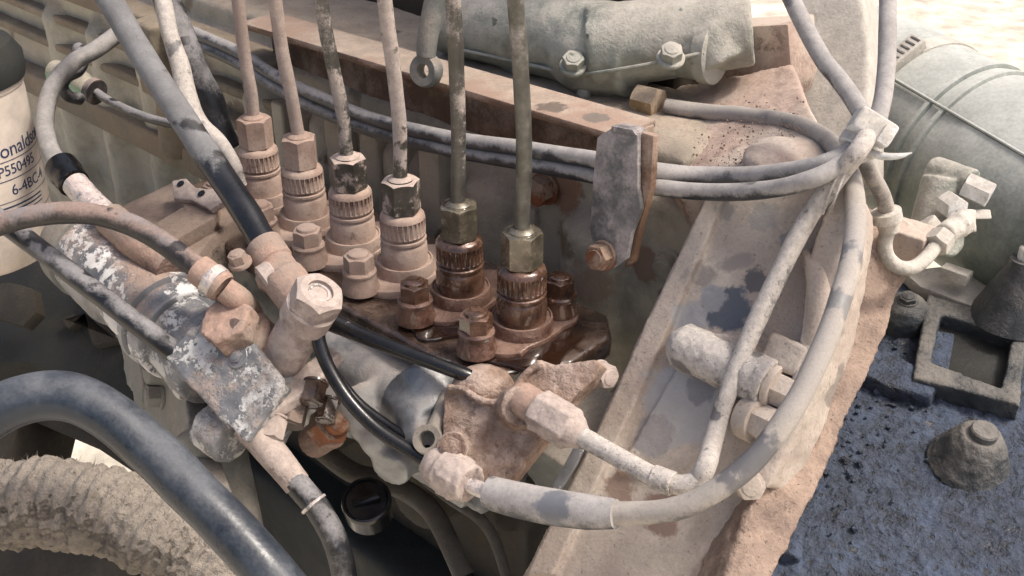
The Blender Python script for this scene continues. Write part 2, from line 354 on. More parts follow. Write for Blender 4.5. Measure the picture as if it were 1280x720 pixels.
m_pale = mat('glare_paled_dusty_metal', (.36, .345, .31), rough=.8, dust=(.56, .52, .455), amt=.75, dscale=24, up=.3, edge=.3, bump=.3)  # light dust, made paler so the colour suggests glare
m_airhose = mat('glare_paled_dusty_hose', (.12, .15, .13), rough=.5, dust=(.50, .51, .47), amt=.34, dscale=80, up=.8, edge=.6, bump=.2, grain=2.5, speck=.1)  # real dust plus glare: the paleness of the hose is painted in
m_greenalu = mat('green_tinged_casting', (.33, .35, .30), metal=.3, rough=.5, dust=(.46, .43, .37), amt=.4, dscale=22, up=.4, edge=.3, spots=(.14, .15, .13), spot_scale=9, spot_thr=.70, bump=.3)
m_filter = mat('cream_filter_paint', (.66, .58, .50), rough=.4, dust=(.5, .42, .34), amt=.2, dscale=50, up=.3, edge=.5, bump=.06, grain=1.5)
m_ink = plain('dark_blue_print', (.03, .045, .10), .5)
m_wool = mat('dust_felted_sleeve', (.19, .165, .135), rough=1.0, dust=(.30, .26, .215), amt=.5, dscale=8, bump=1.2, grain=1.4, lump=1.0)
m_crumb = mat('dirt_crumb', (.22, .15, .11), rough=1.0, bump=.4)
m_tie = mat('white_plastic_clamp', (.74, .74, .72), rough=.5, dust=(.6, .56, .5), amt=.35, dscale=10, bump=.1)
m_gloom = mat('shade_toned_dirty_steel', (.02, .018, .014), rough=.8, dust=(.055, .044, .03), amt=.26, dscale=40, up=.4, edge=.4, bump=.4, grain=3)  # dirty steel darkened in colour to stand for the gloom low down
m_paintblock = mat('chalky_grey_paint', (.20, .205, .215), rough=.5, chips=(.56, .55, .53), chip_scale=3.2, chip_thr=.51, dust=(.37, .345, .325), amt=.34, dscale=12, up=.15, edge=.12, dust2=(.38, .31, .27), bump=.28, grain=1.1, speck=.8)
m_apron = mat('crumbly_dirt', (.22, .15, .115), rough=1.0, dust=(.36, .265, .205), amt=.6, dscale=14, up=.2, edge=.3, dust2=(.27, .2, .16), bump=.8, grain=1.6, lump=1.0, speck=.9)
m_head = mat('cylinder_head_paint', (.055, .04, .028), rough=.7, dust=(.13, .10, .075), amt=.3, dscale=40, up=.5, edge=.4, bump=.3, grain=2.5)
m_line_clay = mat('clay_dusted_line', (.15, .13, .115), metal=.4, rough=.5, dust=(.43, .345, .295), amt=.92, dscale=12, up=.2, edge=.2, dust2=(.36, .28, .235), bump=.2, grain=1.0, speck=.6)
m_line_bare = mat('half_bare_line', (.13, .125, .11), metal=.55, rough=.42, dust=(.44, .375, .325), amt=.5, dscale=22, up=.15, edge=.10, bump=.15, grain=1.0)
m_shadow_hose = mat('shade_dark_hose', (.02, .02, .02), rough=.5, dust=(.07, .06, .048), amt=.3, dscale=20, up=.4, edge=.3)  # shade under the pump painted in as a near-black colour

# ================================================================== the setting
def bolt_bm(af, h, wr, wt, stud=0.0):
    b = [lathe([(wr, 0), (wr, wt*.7), (wr*.94, wt)], 32), xf(hexa(af, h), Vector((0, 0, wt-.01)))]
    if stud: b.append(lathe([(stud, h+wt-.5), (stud, h+wt+1.2), (stud*.8, h+wt+1.8)], 20))
    else: b.append(lathe([(af*.40, h+wt-.3), (af*.36, h+wt+.5), (af*.2, h+wt+.9)], 24))
    return join(*b)
def bolt(parent, loc, axis, af, h, m, wr=None, wt=2.0, stud=0.0, name='bolt', spin=None):
    wr = wr or af*.68
    return shared(name, ('bolt', af, h, wr, wt, stud), lambda: bolt_bm(af, h, wr, wt, stud), m, parent, loc, axis, random.random()*1.0 if spin is None else spin)

g = bmesh.new(); bmesh.ops.create_grid(g, x_segments=40, y_segments=40, size=60000)
for v in g.verts: v.co.z = 0
tag(obj('ground', g, m_ground), kind='structure')

# ---- engine block: a long flank parallel to the row of valves
blk = thing('engine_block', 'dark greenish brown engine block flank behind the row of fuel lines', 'engine block', L(-250, -120, -330))
b = join(bev(lbox(-1000, 66, -180, -80, -330, 58), 6), bev(lbox(-1000, 30, -180, -92, 50, 78), 3))
for i in range(9):                                   # broad cast-in swellings
    e = -20-i*78; b = join(b, xf(lathe([(1, -200), (26, -190), (26, 25), (14, 38), (1, 40)], 28), L(e, -92, 0), Z))
cast('flank', b, m_block, blk, vox=3.0, smooth=8, amp=.9, scale=12, amp2=2.2, scale2=60)
for (x0, x1, yt, yb) in ((338, 352, 128, 262), (404, 424, 150, 270), (448, 470, 165, 285), (522, 546, 185, 300), (362, 376, 140, 235), (490, 504, 178, 285)):
    p = on(x0, yt, 'n', -66); q = on(x1, yt, 'n', -66); r = on((x0+x1)/2, yb, 'n', -66)
    h = max(20, p.z-r.z); wd = (q-p).dot(EA)
    obj('rib', bev(box((p+q)/2-NA*7-Z*h/2, EA, NA, Z, abs(wd), 15, h), 2.5, 3), m_block, blk)
for (e0, z0, z1, nn) in ((-420, 48, 60, -66), (-420, 20, 28, -70), (-430, -6, 2, -68), (-440, -60, -38, -62)):
    obj('moulding', bev(lbox(-1000, e0+120, -90, nn, z0, z1), 3, 3), m_far, blk)
obj('upper_flank', bev(lbox(-1000, -40, -240, -178, 40, 330), 6), m_head, blk)
bolt(blk, on(682, 235, 'n', -78), NA, 15, 8, m_rust, wr=10, wt=2)
b = join(cyl(on(222, 130, 'n', -70), on(226, 190, 'n', -70), 17), lbox(-470, -440, -80, -55, 0, 60))
cast('boss', b, m_far, blk, vox=2.5, smooth=8, amp=1, scale=14)

for x, y in ((600, 262), (838, 330), (470, 205)): bolt(blk, on(x, y, 'n', -80), NA, 12, 6, m_block, wr=9, wt=2)
obj('cover_plate', bev(prism([on(x, y, 'n', -76) for x, y in ((586, 232), (668, 262), (664, 330), (582, 296))], NA, 8), 2, 3), m_block, blk)
# ---- angle rail above the flank
P1, P2 = on(300, 27, 'n', -60), on(774, 169, 'n', -60)
rail = thing('angle_rail', 'beige dusty angle rail running along the top of the engine flank', 'rail', (P1+P2)/2-Z*40)
ra = (P2-P1).normalized(); rb = (NA-ra*NA.dot(ra)).normalized(); rn = ra.cross(rb); rn = rn if rn.z > 0 else -rn
ln = (P2-P1).length
obj('top_flange', bev(box((P1+P2)/2-rb*15-rn*2.2, ra, rb, rn, ln, 32, 4.5), 1.2), m_rail, rail)
obj('web', bev(box((P1+P2)/2-rb*24-rn*24, ra, rb, rn, ln-4, 4, 40), 1), m_rail, rail)
obj('end_plate', bev(box(P2-rb*14-rn*22-ra*1, ra, rb, rn, 4, 29, 40), 1), m_rail, rail)
# lifting eye above it
pe = at(533, 88, 640); ax = (NA*.8+Z*.1+RT*.1-FW*.2).normalized()
b = xf(lathe([(4.2, -4), (8.6, -4.5), (9.6, -2.5), (9.6, 2.5), (8.6, 4.5), (4.2, 4)], 32), pe, ax)
bmesh.ops.delete(b, geom=[f for f in b.faces if len(f.verts) > 4], context='FACES')
bmesh.ops.bridge_loops(b, edges=[e for e in b.edges if len(e.link_faces) == 1])
eye = thing('lifting_eye', 'small grey cast lifting eye with a round hole above the fuel lines', 'lifting eye', pe-Z*10)
obj('ring', b, m_aludull, eye)
obj('shank', tube([pe+Z*8.5-ax*0, pe+Z*22-NA*3, pe+Z*50-NA*14], [5.5, 6, 7], k=5), m_aludull, eye)

# ---- green-grey casting along the top edge
cc = at(745, 60, 690)
b = join(cyl(at(560, 20, 730), at(800, 66, 655), 24, 27), ball(at(755, 62, 668), 30, (1.2, 1, .95)), cyl(at(740, 60, 660), at(940, 34, 640), 25, 22),
         cyl(at(880, 40, 640), at(900, 84, 640), 20, 18), cyl(at(620, 40, 720), at(660, 92, 700), 14, 9), box(at(700, 110, 700), EA, NA, Z, 110, 14, 8))
mc = thing('manifold_casting', 'grey green lumpy metal casting along the top edge behind the angle rail', 'casting', cc-Z*40)
cast('casting_body', b, m_greenalu, mc, vox=1.6, smooth=9, amp=.25, scale=5, amp2=.9, scale2=30)
for x, y, d in ((640, 52, 690), (716, 84, 646), (838, 74, 622)): bolt(mc, at(x, y, d), (-FW*.8+UP*.5).normalized(), 11, 6, m_greenalu, wr=8, wt=2)
obj('parting_line', tube([at(575, 62, 704), at(650, 78, 682), at(720, 92, 650), at(790, 84, 630), at(880, 66, 622)], 1.1, seg=8, k=6), m_greenalu, mc)
cast('drip_boss', ball(at(730, 116, 664), 4.5, (1, 1, 1.3)), m_greenalu, mc, vox=.6, smooth=2, amp=.5, scale=3)
obj('pipe_stub', xf(lathe([(17, -30), (17.5, 0), (19, 1), (19, 8), (17, 9)], 40), at(880, 62, 640), RT*.75-UP*.2-FW*.5), m_greenalu, mc)

# ---- dusty shelf right of the rail with crumbs
shP = H(884, 240); shN = (H(1046, 214)-shP).cross(at(900, 110, 655)-shP).normalized(); shN = shN if shN.z > 0 else -shN
def S(x, y, k=0): return hit(x, y, shP+shN*k, shN)
b = pslab([(800, 190), (806, 160), (826, 112), (990, 80), (1024, 160), (1048, 212), (884, 238), (850, 246)], shP-shN*2, shN, 26)
bmesh.ops.triangulate(b, faces=b.faces)
shelf = thing('dusty_shelf', 'flat pinkish dusty top of the engine block beside the gear housing', 'engine top', L(80, -130, 60))
cast('shelf_top', join(b, ball(S(990, 200, -4), 18, (1.4, 1.3, .5))), m_shelf, shelf, vox=2, smooth=4, amp=.8, scale=7, amp2=1.5, scale2=30)
obj('rear_wall', bev(pslab([(800, 40), (985, 30), (990, 100), (982, 128), (905, 108), (835, 118), (800, 110)], at(900, 90, 690), NA, 30), 2), m_shelf, shelf)
obj('pale_wall', bev(pslab([(985, -40), (1075, -40), (1088, 60), (1085, 215), (1040, 230), (1000, 190), (990, 120)], at(1040, 120, 690), (NA*.5-EA*.1+Z*.3-FW*.4), 60), 5, 4), m_pale, shelf)
cr = bmesh.new()
for i in range(520):
    u = random.random(); x = 905+u*90+random.gauss(0, 34); y = 208-u*60+random.gauss(0, 16)
    if not (830 < x < 1010 and 120 < y < 216): continue
    p = hit(x, y, shP, shN)+shN*1.3; r = random.choice((.18, .2, .25, .3, .35, .4, .7))
    t = bmesh.new(); bmesh.ops.create_icosphere(t, subdivisions=1, radius=r)
    for v in t.verts: v.co *= 1+.5*noise.noise(v.co*2+Vector((i, 0, 0)))
    t.transform(Matrix.Translation(p)); me = bpy.data.meshes.new('t'); t.to_mesh(me); cr.from_mesh(me); bpy.data.meshes.remove(me); t.free()
tag(obj('dirt_crumbs', cr, m_crumb), 'scatter of small brown dirt crumbs on the pink dusty engine top', 'dirt', kind='stuff')

# ---- gear housing: the broad beige flange coming down towards the viewer
gh = thing('gear_housing', 'broad beige dusty gear housing flange sloping down beside the pump', 'gear housing', L(110, 0, -140))
outl = [(884, 238), (1046, 214), (1062, 262), (1030, 350), (1006, 440), (985, 520), (958, 590), (905, 690), (880, 760), (630, 760), (668, 690), (700, 628), (760, 505), (806, 402), (848, 316)]
b = prism([H(x, y) for x, y in outl], hN, 40); bmesh.ops.triangulate(b, faces=b.faces)
parts = [b]
# raised rim at the left edge, pad, boss, rib
parts.append(prism([H(x, y, 5) for x, y in ((884, 240), (910, 236), (880, 306), (838, 402), (790, 510), (730, 636), (690, 720), (655, 720), (700, 630), (760, 507), (806, 404), (848, 318))], hN, 12))
parts.append(prism([H(x, y, 3) for x, y in ((850, 450), (905, 420), (950, 440), (900, 540), (850, 590), (770, 590))], hN, 12))
parts.append(prism([H(x, y, 9) for x, y in ((862, 420), (905, 415), (950, 440), (935, 475), (890, 460), (850, 455))], hN, 18))
cast('flange', join(*parts), m_house, gh, vox=1.3, smooth=4, amp=.2, scale=5, amp2=.5, scale2=25)
# curved gusset under the grey hose
b = prism([H(x, y, 10) for x, y in ((1052, 214), (1070, 250), (1060, 330), (1040, 420), (1005, 520), (960, 610), (930, 600), (985, 500), (1000, 400), (1010, 320), (1030, 260))], hN, 30)
bmesh.ops.triangulate(b, faces=b.faces); cast('gusset', b, m_house, gh, vox=1.6, smooth=10, amp=.4, scale=6, amp2=1.5, scale2=22)
b = tube([H(1008, 318, 2), H(1020, 340, 7), H(1026, 380, 8), H(1018, 420, 6), H(1004, 452, 2)], [3, 5, 6, 5, 3], k=6)
obj('rib', b, m_house, gh)
# studs and square-headed bolts along its lower right
def blockbolt(x, y, k, af, h, tilt=.0): 
    return bolt(gh, H(x, y, k), (hN+EA*tilt).normalized(), af, h, m_house, wr=af*.62, wt=2.5)
q0 = H(862, 436, 4); q1 = q0+EA*46+hN*2; cast('stud_tube', join(cyl(q0-EA*4, q1, 11.5, 11), ball(q0, 11.5), cyl(q1-EA*12, q1, 12.5)), m_pipe, gh, vox=1, smooth=3, amp=.5, scale=4, amp2=.8, scale2=12)
bolt(gh, q1, EA, 14, 10, m_house, wr=10.5, wt=3)
bolt(gh, H(936, 520, 4), (EA*.9+hN*.3).normalized(), 15, 12, m_house, wr=11, wt=8)
cast('pale_block', bev(box(H(986, 446, 3), EA, hN, EA.cross(hN), 20, 14, 15), 2, 3), m_house, gh, vox=.9, smooth=4, amp=.5, scale=5)
blockbolt(930, 600, 2, 12, 12, .8)

# dusty apron falling away behind the flange, then the greasy top
apP = at(1075, 430, 560); apN = (Z*.75+EA*.55+NA*.1).normalized()
b = pslab([(1052, 250), (1100, 262), (1140, 330), (1120, 372), (1105, 420), (1062, 520), (1020, 610), (985, 690), (955, 740), (900, 740), (940, 620), (985, 520), (1030, 420), (1055, 330)], apP, apN, 30)
bmesh.ops.triangulate(b, faces=b.faces)
cast('apron', b, m_apron, gh, vox=1.8, smooth=5, amp=.9, scale=6, amp2=2, scale2=25)

gt = thing('gearbox_top', 'black greasy gearbox top with caked dirt on the right', 'gearbox', L(230, -240, -150))
grP = at(1130, 520, 655); grN = (Z*1+NA*.22+EA*.06).normalized()
def G(x, y, k=0): return hit(x, y, grP+grN*k, grN)
b = prism([G(x, y) for x, y in ((1060, 340), (1340, 360), (1400, 560), (1400, 800), (900, 800), (955, 690), (1010, 580), (1050, 480))], grN, 40); bmesh.ops.triangulate(b, faces=b.faces)
cast('greasy_plate', b, m_grease, gt, vox=1.5, smooth=1, amp=2.0, scale=5, amp2=1.6, scale2=16)
cast('wet_ridge', tube([G(1052, 470, 0), G(1036, 520, 2), G(1024, 560, 1), G(1012, 600, 3), G(1000, 640, 1), G(985, 700, 2)], [4, 6, 5, 7, 5, 6], k=6), m_grease, gt, vox=1.1, smooth=1, amp=1.8, scale=4)
b = bev(prism([G(x, y, 10) for x, y in ((1080, 432), (1118, 440), (1176, 476), (1164, 496), (1110, 482), (1070, 462))], grN, 14), 2); cast('raised_pad', b, m_grease, gt, vox=1.1, smooth=3, amp=.6, scale=4)
b = xf(lathe([(24, -4), (20, 4), (15, 15), (11.5, 20), (10.5, 21)], 32), G(1213, 575), (grN+RT*.16).normalized())
cast('stud_boss', b, m_greasedust, gt, vox=1.1, smooth=3, amp=.6, scale=5)
obj('stud', xf(lathe([(7.6, 0), (7.6, 4.2), (6.8, 5.2)], 28), G(1213, 575)+(grN+RT*.16).normalized()*20.4, (grN+RT*.16).normalized()), m_greasedust, gt)
b = xf(lathe([(17, -4), (15, 10), (12, 15), (8, 18), (3, 19)], 28), G(1130, 402), grN)
cast('domed_cap', b, m_greasedust, gt, vox=1.1, smooth=3, amp=.8, scale=5)
bolt(gt, G(1130, 402)+grN*17, grN, 10, 3, m_greasedust)
# rectangular opening with a raised rounded frame
fr = [(1165, 378), (1272, 412), (1262, 492), (1148, 456)]
fo = [(1163, 366), (1284, 408), (1272, 506), (1252, 512), (1142, 470), (1136, 452)]; fi = [(1178, 388), (1264, 418), (1254, 488), (1160, 452)]
b = join(*[prism([G(x, y, 13) for x, y in q], grN, 20) for q in (((1160, 366), (1286, 406), (1266, 422), (1172, 390)), ((1286, 404), (1274, 508), (1252, 490), (1266, 418)), ((1276, 506), (1140, 472), (1152, 448), (1256, 486)), ((1140, 474), (1160, 366), (1178, 388), (1162, 456)))])
cast('opening_frame', b, m_greasedust, gt, vox=1.2, smooth=7, amp=.5, scale=4, amp2=.6, scale2=16)
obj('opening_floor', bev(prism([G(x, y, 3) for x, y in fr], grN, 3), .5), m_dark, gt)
obj('inner_wall', bev(prism([G(x, y, 9) for x, y in ((1168, 412), (1194, 416), (1186, 462), (1158, 452))], grN, 12), 2, 3), m_grease, gt)
# beam and conical stud behind the opening
bm_ = thing('mounting_beam', 'dusty flat mounting beam, paled for glare, above the greasy gearbox opening', 'beam', at(1190, 350, 720))
obj('bar', bev(prism([hit(x, y, at(1190, 350, 720), Z+NA*.2) for x, y in ((1128, 338), (1180, 332), (1290, 366), (1290, 400), (1230, 388), (1150, 358))], Z+NA*.2, 10), 2), m_pale, bm_)
obj('slot_block', bev(box(at(1195, 343, 705), EA, NA, Z, 18, 10, 8), 1.5), m_pale, bm_)
cs = thing('cone_mount', 'cone shaped dusty mount at the right edge beside the air hose', 'mount', at(1268, 385, 700))
obj('cone', xf(lathe([(26, -6), (24, 0), (11, 30), (10, 36)], 32), at(1268, 388, 690), Z), m_greasedust, cs)
obj('cap', xf(lathe([(6, 0), (6, 7), (5, 8)], 24), at(1268, 388, 690)+Z*35.8, Z), m_tie, cs)

cd = bmesh.new()
for i in range(110):
    u = random.random(); x = 1062-u*75+abs(random.gauss(0, 55)); y = 440+u*230+random.gauss(0, 12)
    p = G(x, y, 1.0); r = random.choice((.5, .7, .9, 1.2, 1.6, 2.4)); t = bmesh.new(); bmesh.ops.create_icosphere(t, subdivisions=1, radius=r)
    for v in t.verts: v.co *= 1+.6*noise.noise(v.co*1.3+Vector((i*3.1, 0, 0)))
    t.transform(Matrix.Translation(p)); me = bpy.data.meshes.new('t'); t.to_mesh(me); cd.from_mesh(me); bpy.data.meshes.remove(me); t.free()
tag(obj('grease_clods', cd, m_grease), 'small clods of wet black grease along the left side of the greasy top', 'grease', kind='stuff')

# ================================================================== the injection pump and its valves
pump = thing('injection_pump', 'oil stained in-line fuel injection pump body below the row of valves', 'fuel pump', L(-110, 10, -150))
b = bev(prism([L(e, n, -1) for e, n in ((36, -30), (36, 2), (18, 34), (-8, 47), (-110, 47), (-290, 47), (-290, -46), (20, -46))], Z, 13), 2.0, 3)
dk = cast('valve_deck', b, m_deck, pump, vox=1.3, smooth=3, amp=.35, scale=6, amp2=.8, scale2=25)
body = [lbox(-290, 22, -44, 40, -74, -13), lbox(-120, 10, 30, 56, -80, -24)]
body += [cyl(L(-112, 50, -30), L(8, 52, -34), 15, 16), cyl(L(-70, 50, -40), L(-66, 74, -58), 14, 10), cyl(L(-100, 50, -36), L(-108, 66, -80), 13, 9)]
body += [prism([L(-128, n, z) for n, z in ((10, -13), (45, -15), (60, -44), (60, -66), (44, -88), (10, -92))], -EA, 142)]
body += [cyl(at(500, 495, 568), at(540, 528, 548), 13, 11), cyl(at(530, 465, 566), at(548, 520, 556), 17, 14), ball(at(470, 546, 584), 9, (1, 1, 1.3)), cyl(at(440, 490, 590), at(471, 552, 584), 17, 7), cyl(at(510, 540, 560), at(540, 552, 540), 9)]
body += [cyl(L(-118, 44, -34), L(-6, 46, -42), 17, 20), ball(L(-62, 58, -46), 19, (1.4, 1, .8)), cyl(L(-36, 40, -60), L(-24, 74, -62), 13, 11), cyl(L(-90, 40, -58), L(-86, 70, -66), 20, 12)]
cast('housing', join(*body), m_alu, pump, vox=1.6, smooth=9, amp=.3, scale=6, amp2=1.4, scale2=30)
cast('cam_box', join(lbox(-280, 10, -44, 6, -190, -70), cyl(L(-280, 0, -105), L(4, 0, -105), 26), cyl(L(-150, 0, -120), L(-150, 34, -120), 22), cyl(L(-60, 0, -130), L(-60, 30, -130), 20)), m_gloom, pump, vox=2.2, smooth=6, amp=.5, scale=8)  # colour carries the shade beneath the pump
# valves: one knurled holder each, all alike in build
NV = 6
PROF_SLEEVE = [(17.2, -2), (16.8, 4), (16.3, 9.6), (16.0, 10.3), (15.2, 10.4), (14.8, 9.6), (13.0, 9.2)]
PROF_BODY = [(13.1, 8), (13.1, 20.2), (12.5, 21.2), (12.2, 22.0), (12.2, 22.8), (12.9, 23.2), (12.9, 24.6), (12.3, 25.2)]
def knurl_bm():
    seg = 112
    def rip(z, i): return 1.0 if not (27.4 < z < 36.2) else (1.0 if (i % 4) in (0, 1) else .945)
    return lathe([(11.8, 25), (12.4, 26), (12.6, 27.2), (12.7, 27.6), (12.7, 36.0), (12.6, 36.4), (12.2, 38), (11.2, 39.3), (9.4, 40), (7.5, 40.4)], seg, rip)
vl = ['first delivery valve, caked with clay, farthest back by the thick slanting hose', 'second delivery valve from the back, pink clay dust on nut and knurl',
      'third delivery valve from the back with a dark nut rubbed clean', 'fourth delivery valve from the back, pale dust on its knurled ring and dark nut',
      'oil wet brown delivery valve second from the front', 'frontmost oil wet delivery valve with shiny hexagon nut']
ll = ['dusty steel fuel line rising from the farthest delivery valve', 'dusty steel fuel line on the second delivery valve from the back', 'half bare steel fuel line on the third valve from the back',
      'dust blotched steel fuel line on the fourth valve from the back', 'partly bare steel fuel line on the second valve from the front', 'bare grey steel fuel line on the frontmost valve']
LTOP = [(306, 72), (354, 72), (414, 72), (490, 72), (570, 72), (650, 72)]
LMID = [(314, 118), (364, 118), (427, 135), (499, 150), (573, 160), (655, 180)]
for i in range(NV):
    base = L(-(NV-1-i)*PITCH_ROW, 0, 0); wet = i >= 4
    mb, mk, mn = (m_oilclay, m_oily, m_oilynut) if wet else (m_valve, m_valve, m_valve if i < 2 else m_valve_grey)
    v = thing('delivery_valve', vl[i], 'delivery valve', base, 'delivery valves along the pump')
    shared('sleeve', 'sleeve', lambda: lathe(PROF_SLEEVE, 48), mb, v, base, Z, i)
    shared('holder_body', 'vbody', lambda: lathe(PROF_BODY, 48), mk, v, base, Z, i)
    shared('knurled_ring', 'knurl', knurl_bm, mk, v, base, Z, .02*i)
    # oval clamping foot reaching to the front bolt
    shared('clamp_foot', 'foot', lambda: bev(prism([Vector((math.cos(a)*(17.5 if abs(math.sin(a)) < .9 else 15)-0, math.sin(a)*(34 if math.sin(a) > 0 else 26), 3.2)) if abs(math.sin(a)) < .5 else Vector((math.cos(a)*22, math.sin(a)*(38 if math.sin(a) > 0 else 30), 3.2)) for a in [2*math.pi*k/28 for k in range(28)]], Z, 6.0), 1.2, 2), mb, v, base+Z*.2, Z, 0, hint=EA)
    # front stud with collar and nut
    fb = base+D(-2, 31, 3)
    st = shared('clamp_collar', 'collar', lambda: lathe([(10.5, -1), (10.3, 2.5), (9.2, 5.5), (9.0, 9), (9.4, 9.6), (9.4, 11), (8.6, 12)], 32), mb, v, fb, Z)
    shared('clamp_nut', 'cnut', lambda: join(hexa(14.5, 9), lathe([(6.0, 8.8), (5.6, 10.4), (4.6, 11)], 24)), mb if not wet else mk, st, fb+Z*11.6, Z, .3+i*.6)
    if i == 5:
        rb_ = base+D(4, -25, 3)
        s2 = shared('clamp_collar', 'collar', None, mk, v, rb_, Z); shared('clamp_nut', 'cnut', None, mk, s2, rb_+Z*11.6, Z, .5)
    un = shared('union_nut', 'unut', lambda: xf(join(hexa(18.5, 18.5, 5.2, True), lathe([(7.2, 18.2), (7.0, 19.2), (5.2, 20.6), (4.4, 20.8)], 28)), Vector((0, 0, 0))), mn, v, base+Z*40.2, Z, .25+i*.35)
    # steel line
    top = base+Z*58
    def onY(x, y): return hit(x, y, top, Vector((0, 1, 0)))
    (x1, y1), (x2, y2) = LMID[i], LTOP[i]
    e2 = onY(x2+(x2-x1)*.55, y2-36); e3 = onY(x2+(x2-x1)*1.2-3, y2-110)
    pts = [top, top+(onY(x1, y1)-top)*.35+(Z*.0), onY(x1, y1), onY(x2, y2), e2, e3]
    ln_ = tag(obj('fuel_line', tube(pts, 3.85, seg=20, k=9, wob=.25), (m_line_clay, m_line_clay, m_line_bare, m_line, m_line_bare, m_lineoil)[i]), ll[i], 'fuel line', 'steel fuel lines')
# oil pooled on the deck round the front valves
def blob(cs, z, r, seed):
    out = []
    for k in range(40):
        a = 2*math.pi*k/40; q = 1+.28*noise.noise(Vector((math.cos(a)*1.4+seed, math.sin(a)*1.4, seed)))
        out.append(L(cs[0]+math.cos(a)*r[0]*q, cs[1]+math.sin(a)*r[1]*q, z))
    return prism(out, Z, 2.4)
pu = tag(obj('oil_puddle', bev(blob((6, 4), 1.2, (30, 30), 3), .9, 3, 20), m_puddle), 'wet dark oil pooled on the pump deck at the frontmost valve', 'oil')
pu2 = tag(obj('oil_puddle', bev(blob((-40, 10), 1.0, (22, 32), 8), .9, 3, 20), m_puddle), 'wet dark oil pooled on the deck between the two oily valves', 'oil')

# ================================================================== things in front of the pump, left to right
# ---- cream spin-on filter
fa = at(-38, 215, 690)
fl = thing('spin_on_filter', 'cream spin-on filter canister with dark blue print at the left edge', 'filter', fa-Z*62)
obj('canister', xf(lathe([(5, -62), (26, -61), (37, -55), (41.5, -44), (42, -36), (42, 50), (41.5, 54), (42.5, 55.5), (42.5, 58), (40, 59)], 64), fa, Z), m_filter, fl)
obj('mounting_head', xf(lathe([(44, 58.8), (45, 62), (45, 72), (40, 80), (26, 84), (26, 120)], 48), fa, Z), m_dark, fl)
def wrap(bm, r, ang0, z0):      # flat print (x, y in mm) laid round the canister
    for v in bm.verts:
        a = ang0+v.co.x/r; x, y, z = v.co
        v.co = fa+Vector((math.cos(a)*r, math.sin(a)*r, z0+y))+Vector((math.cos(a), math.sin(a), 0))*(z*.3)
    bmesh.ops.recalc_face_normals(bm, faces=bm.faces); return bm
def text_bm(s, size, shear=0.0):
    cu = bpy.data.curves.new('t', 'FONT'); cu.body = s; cu.size = size; cu.extrude = .25; cu.shear = shear; cu.resolution_u = 3
    cu.space_character = .95
    o = bpy.data.objects.new('t', cu); COL.objects.link(o)
    dg = bpy.context.evaluated_depsgraph_get(); dg.update()
    me = bpy.data.meshes.new_from_object(o.evaluated_get(dg)); b = bmesh.new(); b.from_mesh(me)
    bpy.data.objects.remove(o); bpy.data.curves.remove(cu); bpy.data.meshes.remove(me); return b
A0 = math.radians(-14)
for s, size, z0, dx in (('Donaldson', 12.5, 19, -26), ('P550495', 9, 8, -21), ('6-4BC-4', 9.5, -5, -15)):
    obj('print', wrap(text_bm(s, size), 42.12, A0+dx/42, z0), m_ink, fl, sharp=0)
for k, (z0, h) in enumerate(((16.4, .5), (4.8, .5), (-8.6, .4), (-12, 1.0), (-14.5, 1.0), (-17, .8), (-21, .5))):
    q = bmesh.new(); n = 34; wd = 62 if k not in (3, 4, 5) else 40; x0 = -36+(0 if k < 3 else 4)
    vs = [[q.verts.new((x0+wd*i/n, j*h, .25)) for i in range(n+1)] for j in (0, 1)]
    for i in range(n): q.faces.new((vs[0][i], vs[0][i+1], vs[1][i+1], vs[1][i]))
    obj('print_line', wrap(q, 42.15, A0, z0), m_ink, fl, sharp=0)

# ---- hose looping down to a chrome fitting
h = thing('drain_hose', 'grey dusty hose looping down to a shiny fitting beside the filter', 'hose', at(110, 250, 640))
obj('hose', tube([at(150, 40, 720), at(120, 62, 705), at(92, 78, 692), at(66, 108, 680), (at(56, 150, 668)), at(62, 185, 658), at(78, 212, 650)], 5.3, seg=20), m_loop, h)
d0, d1 = at(76, 207, 652), at(96, 234, 640)
obj('black_collar', xf(lathe([(7.5, 0), (9.6, 1), (9.8, 9), (9.2, 12), (9.4, 13), (9.0, 19), (7, 20)], 32), d0, d1-d0), m_blackp, h)
obj('chrome_sleeve', tube([at(94, 230, 641), at(112, 250, 634), at(140, 276, 622)], [7.6, 7.4, 7.0], k=6), m_bright, h)
obj('stem', tube([at(138, 274, 623), at(170, 300, 612), at(215, 335, 600)], [9.5, 10.5, 10], k=5, wob=.6), m_fit, h)

# ---- grey barrel housing with flaked paint, and the block it runs into
A, B = at(112, 312, 655), at(232, 420, 590); ba = (B-A).normalized()
gov = thing('governor_housing', 'grey barrel housing with flaking white paint left of the pump', 'governor', at(240, 560, 600))
b = xf(lathe([(8, -12), (20, -9), (25, -2), (26, 10), (26.5, (B-A).length*.42), (24, (B-A).length*.45), (24, (B-A).length*.86), (26.5, (B-A).length*.88), (26.5, (B-A).length)], 56), A, ba)
cast('barrel', b, m_chip, gov, vox=1.2, smooth=3, amp=.25, scale=6, amp2=.6, scale2=25)
obj('seam_ring', xf(lathe([(25, 0), (27.4, .6), (27.4, 5), (25, 5.6)], 56), A+ba*(B-A).length*.80, ba), m_chip, gov)
obj('end_cup', xf(lathe([(10, -16), (24, -14), (27.6, -6), (27.8, 8), (25.5, 9)], 56), A, ba), m_aludull, gov)
C_ = at(308, 515, 548); bb = (C_-B).normalized()
pn = (-FW*.7+Z*.45+NA*.35).normalized(); pP = at(285, 475, 546)
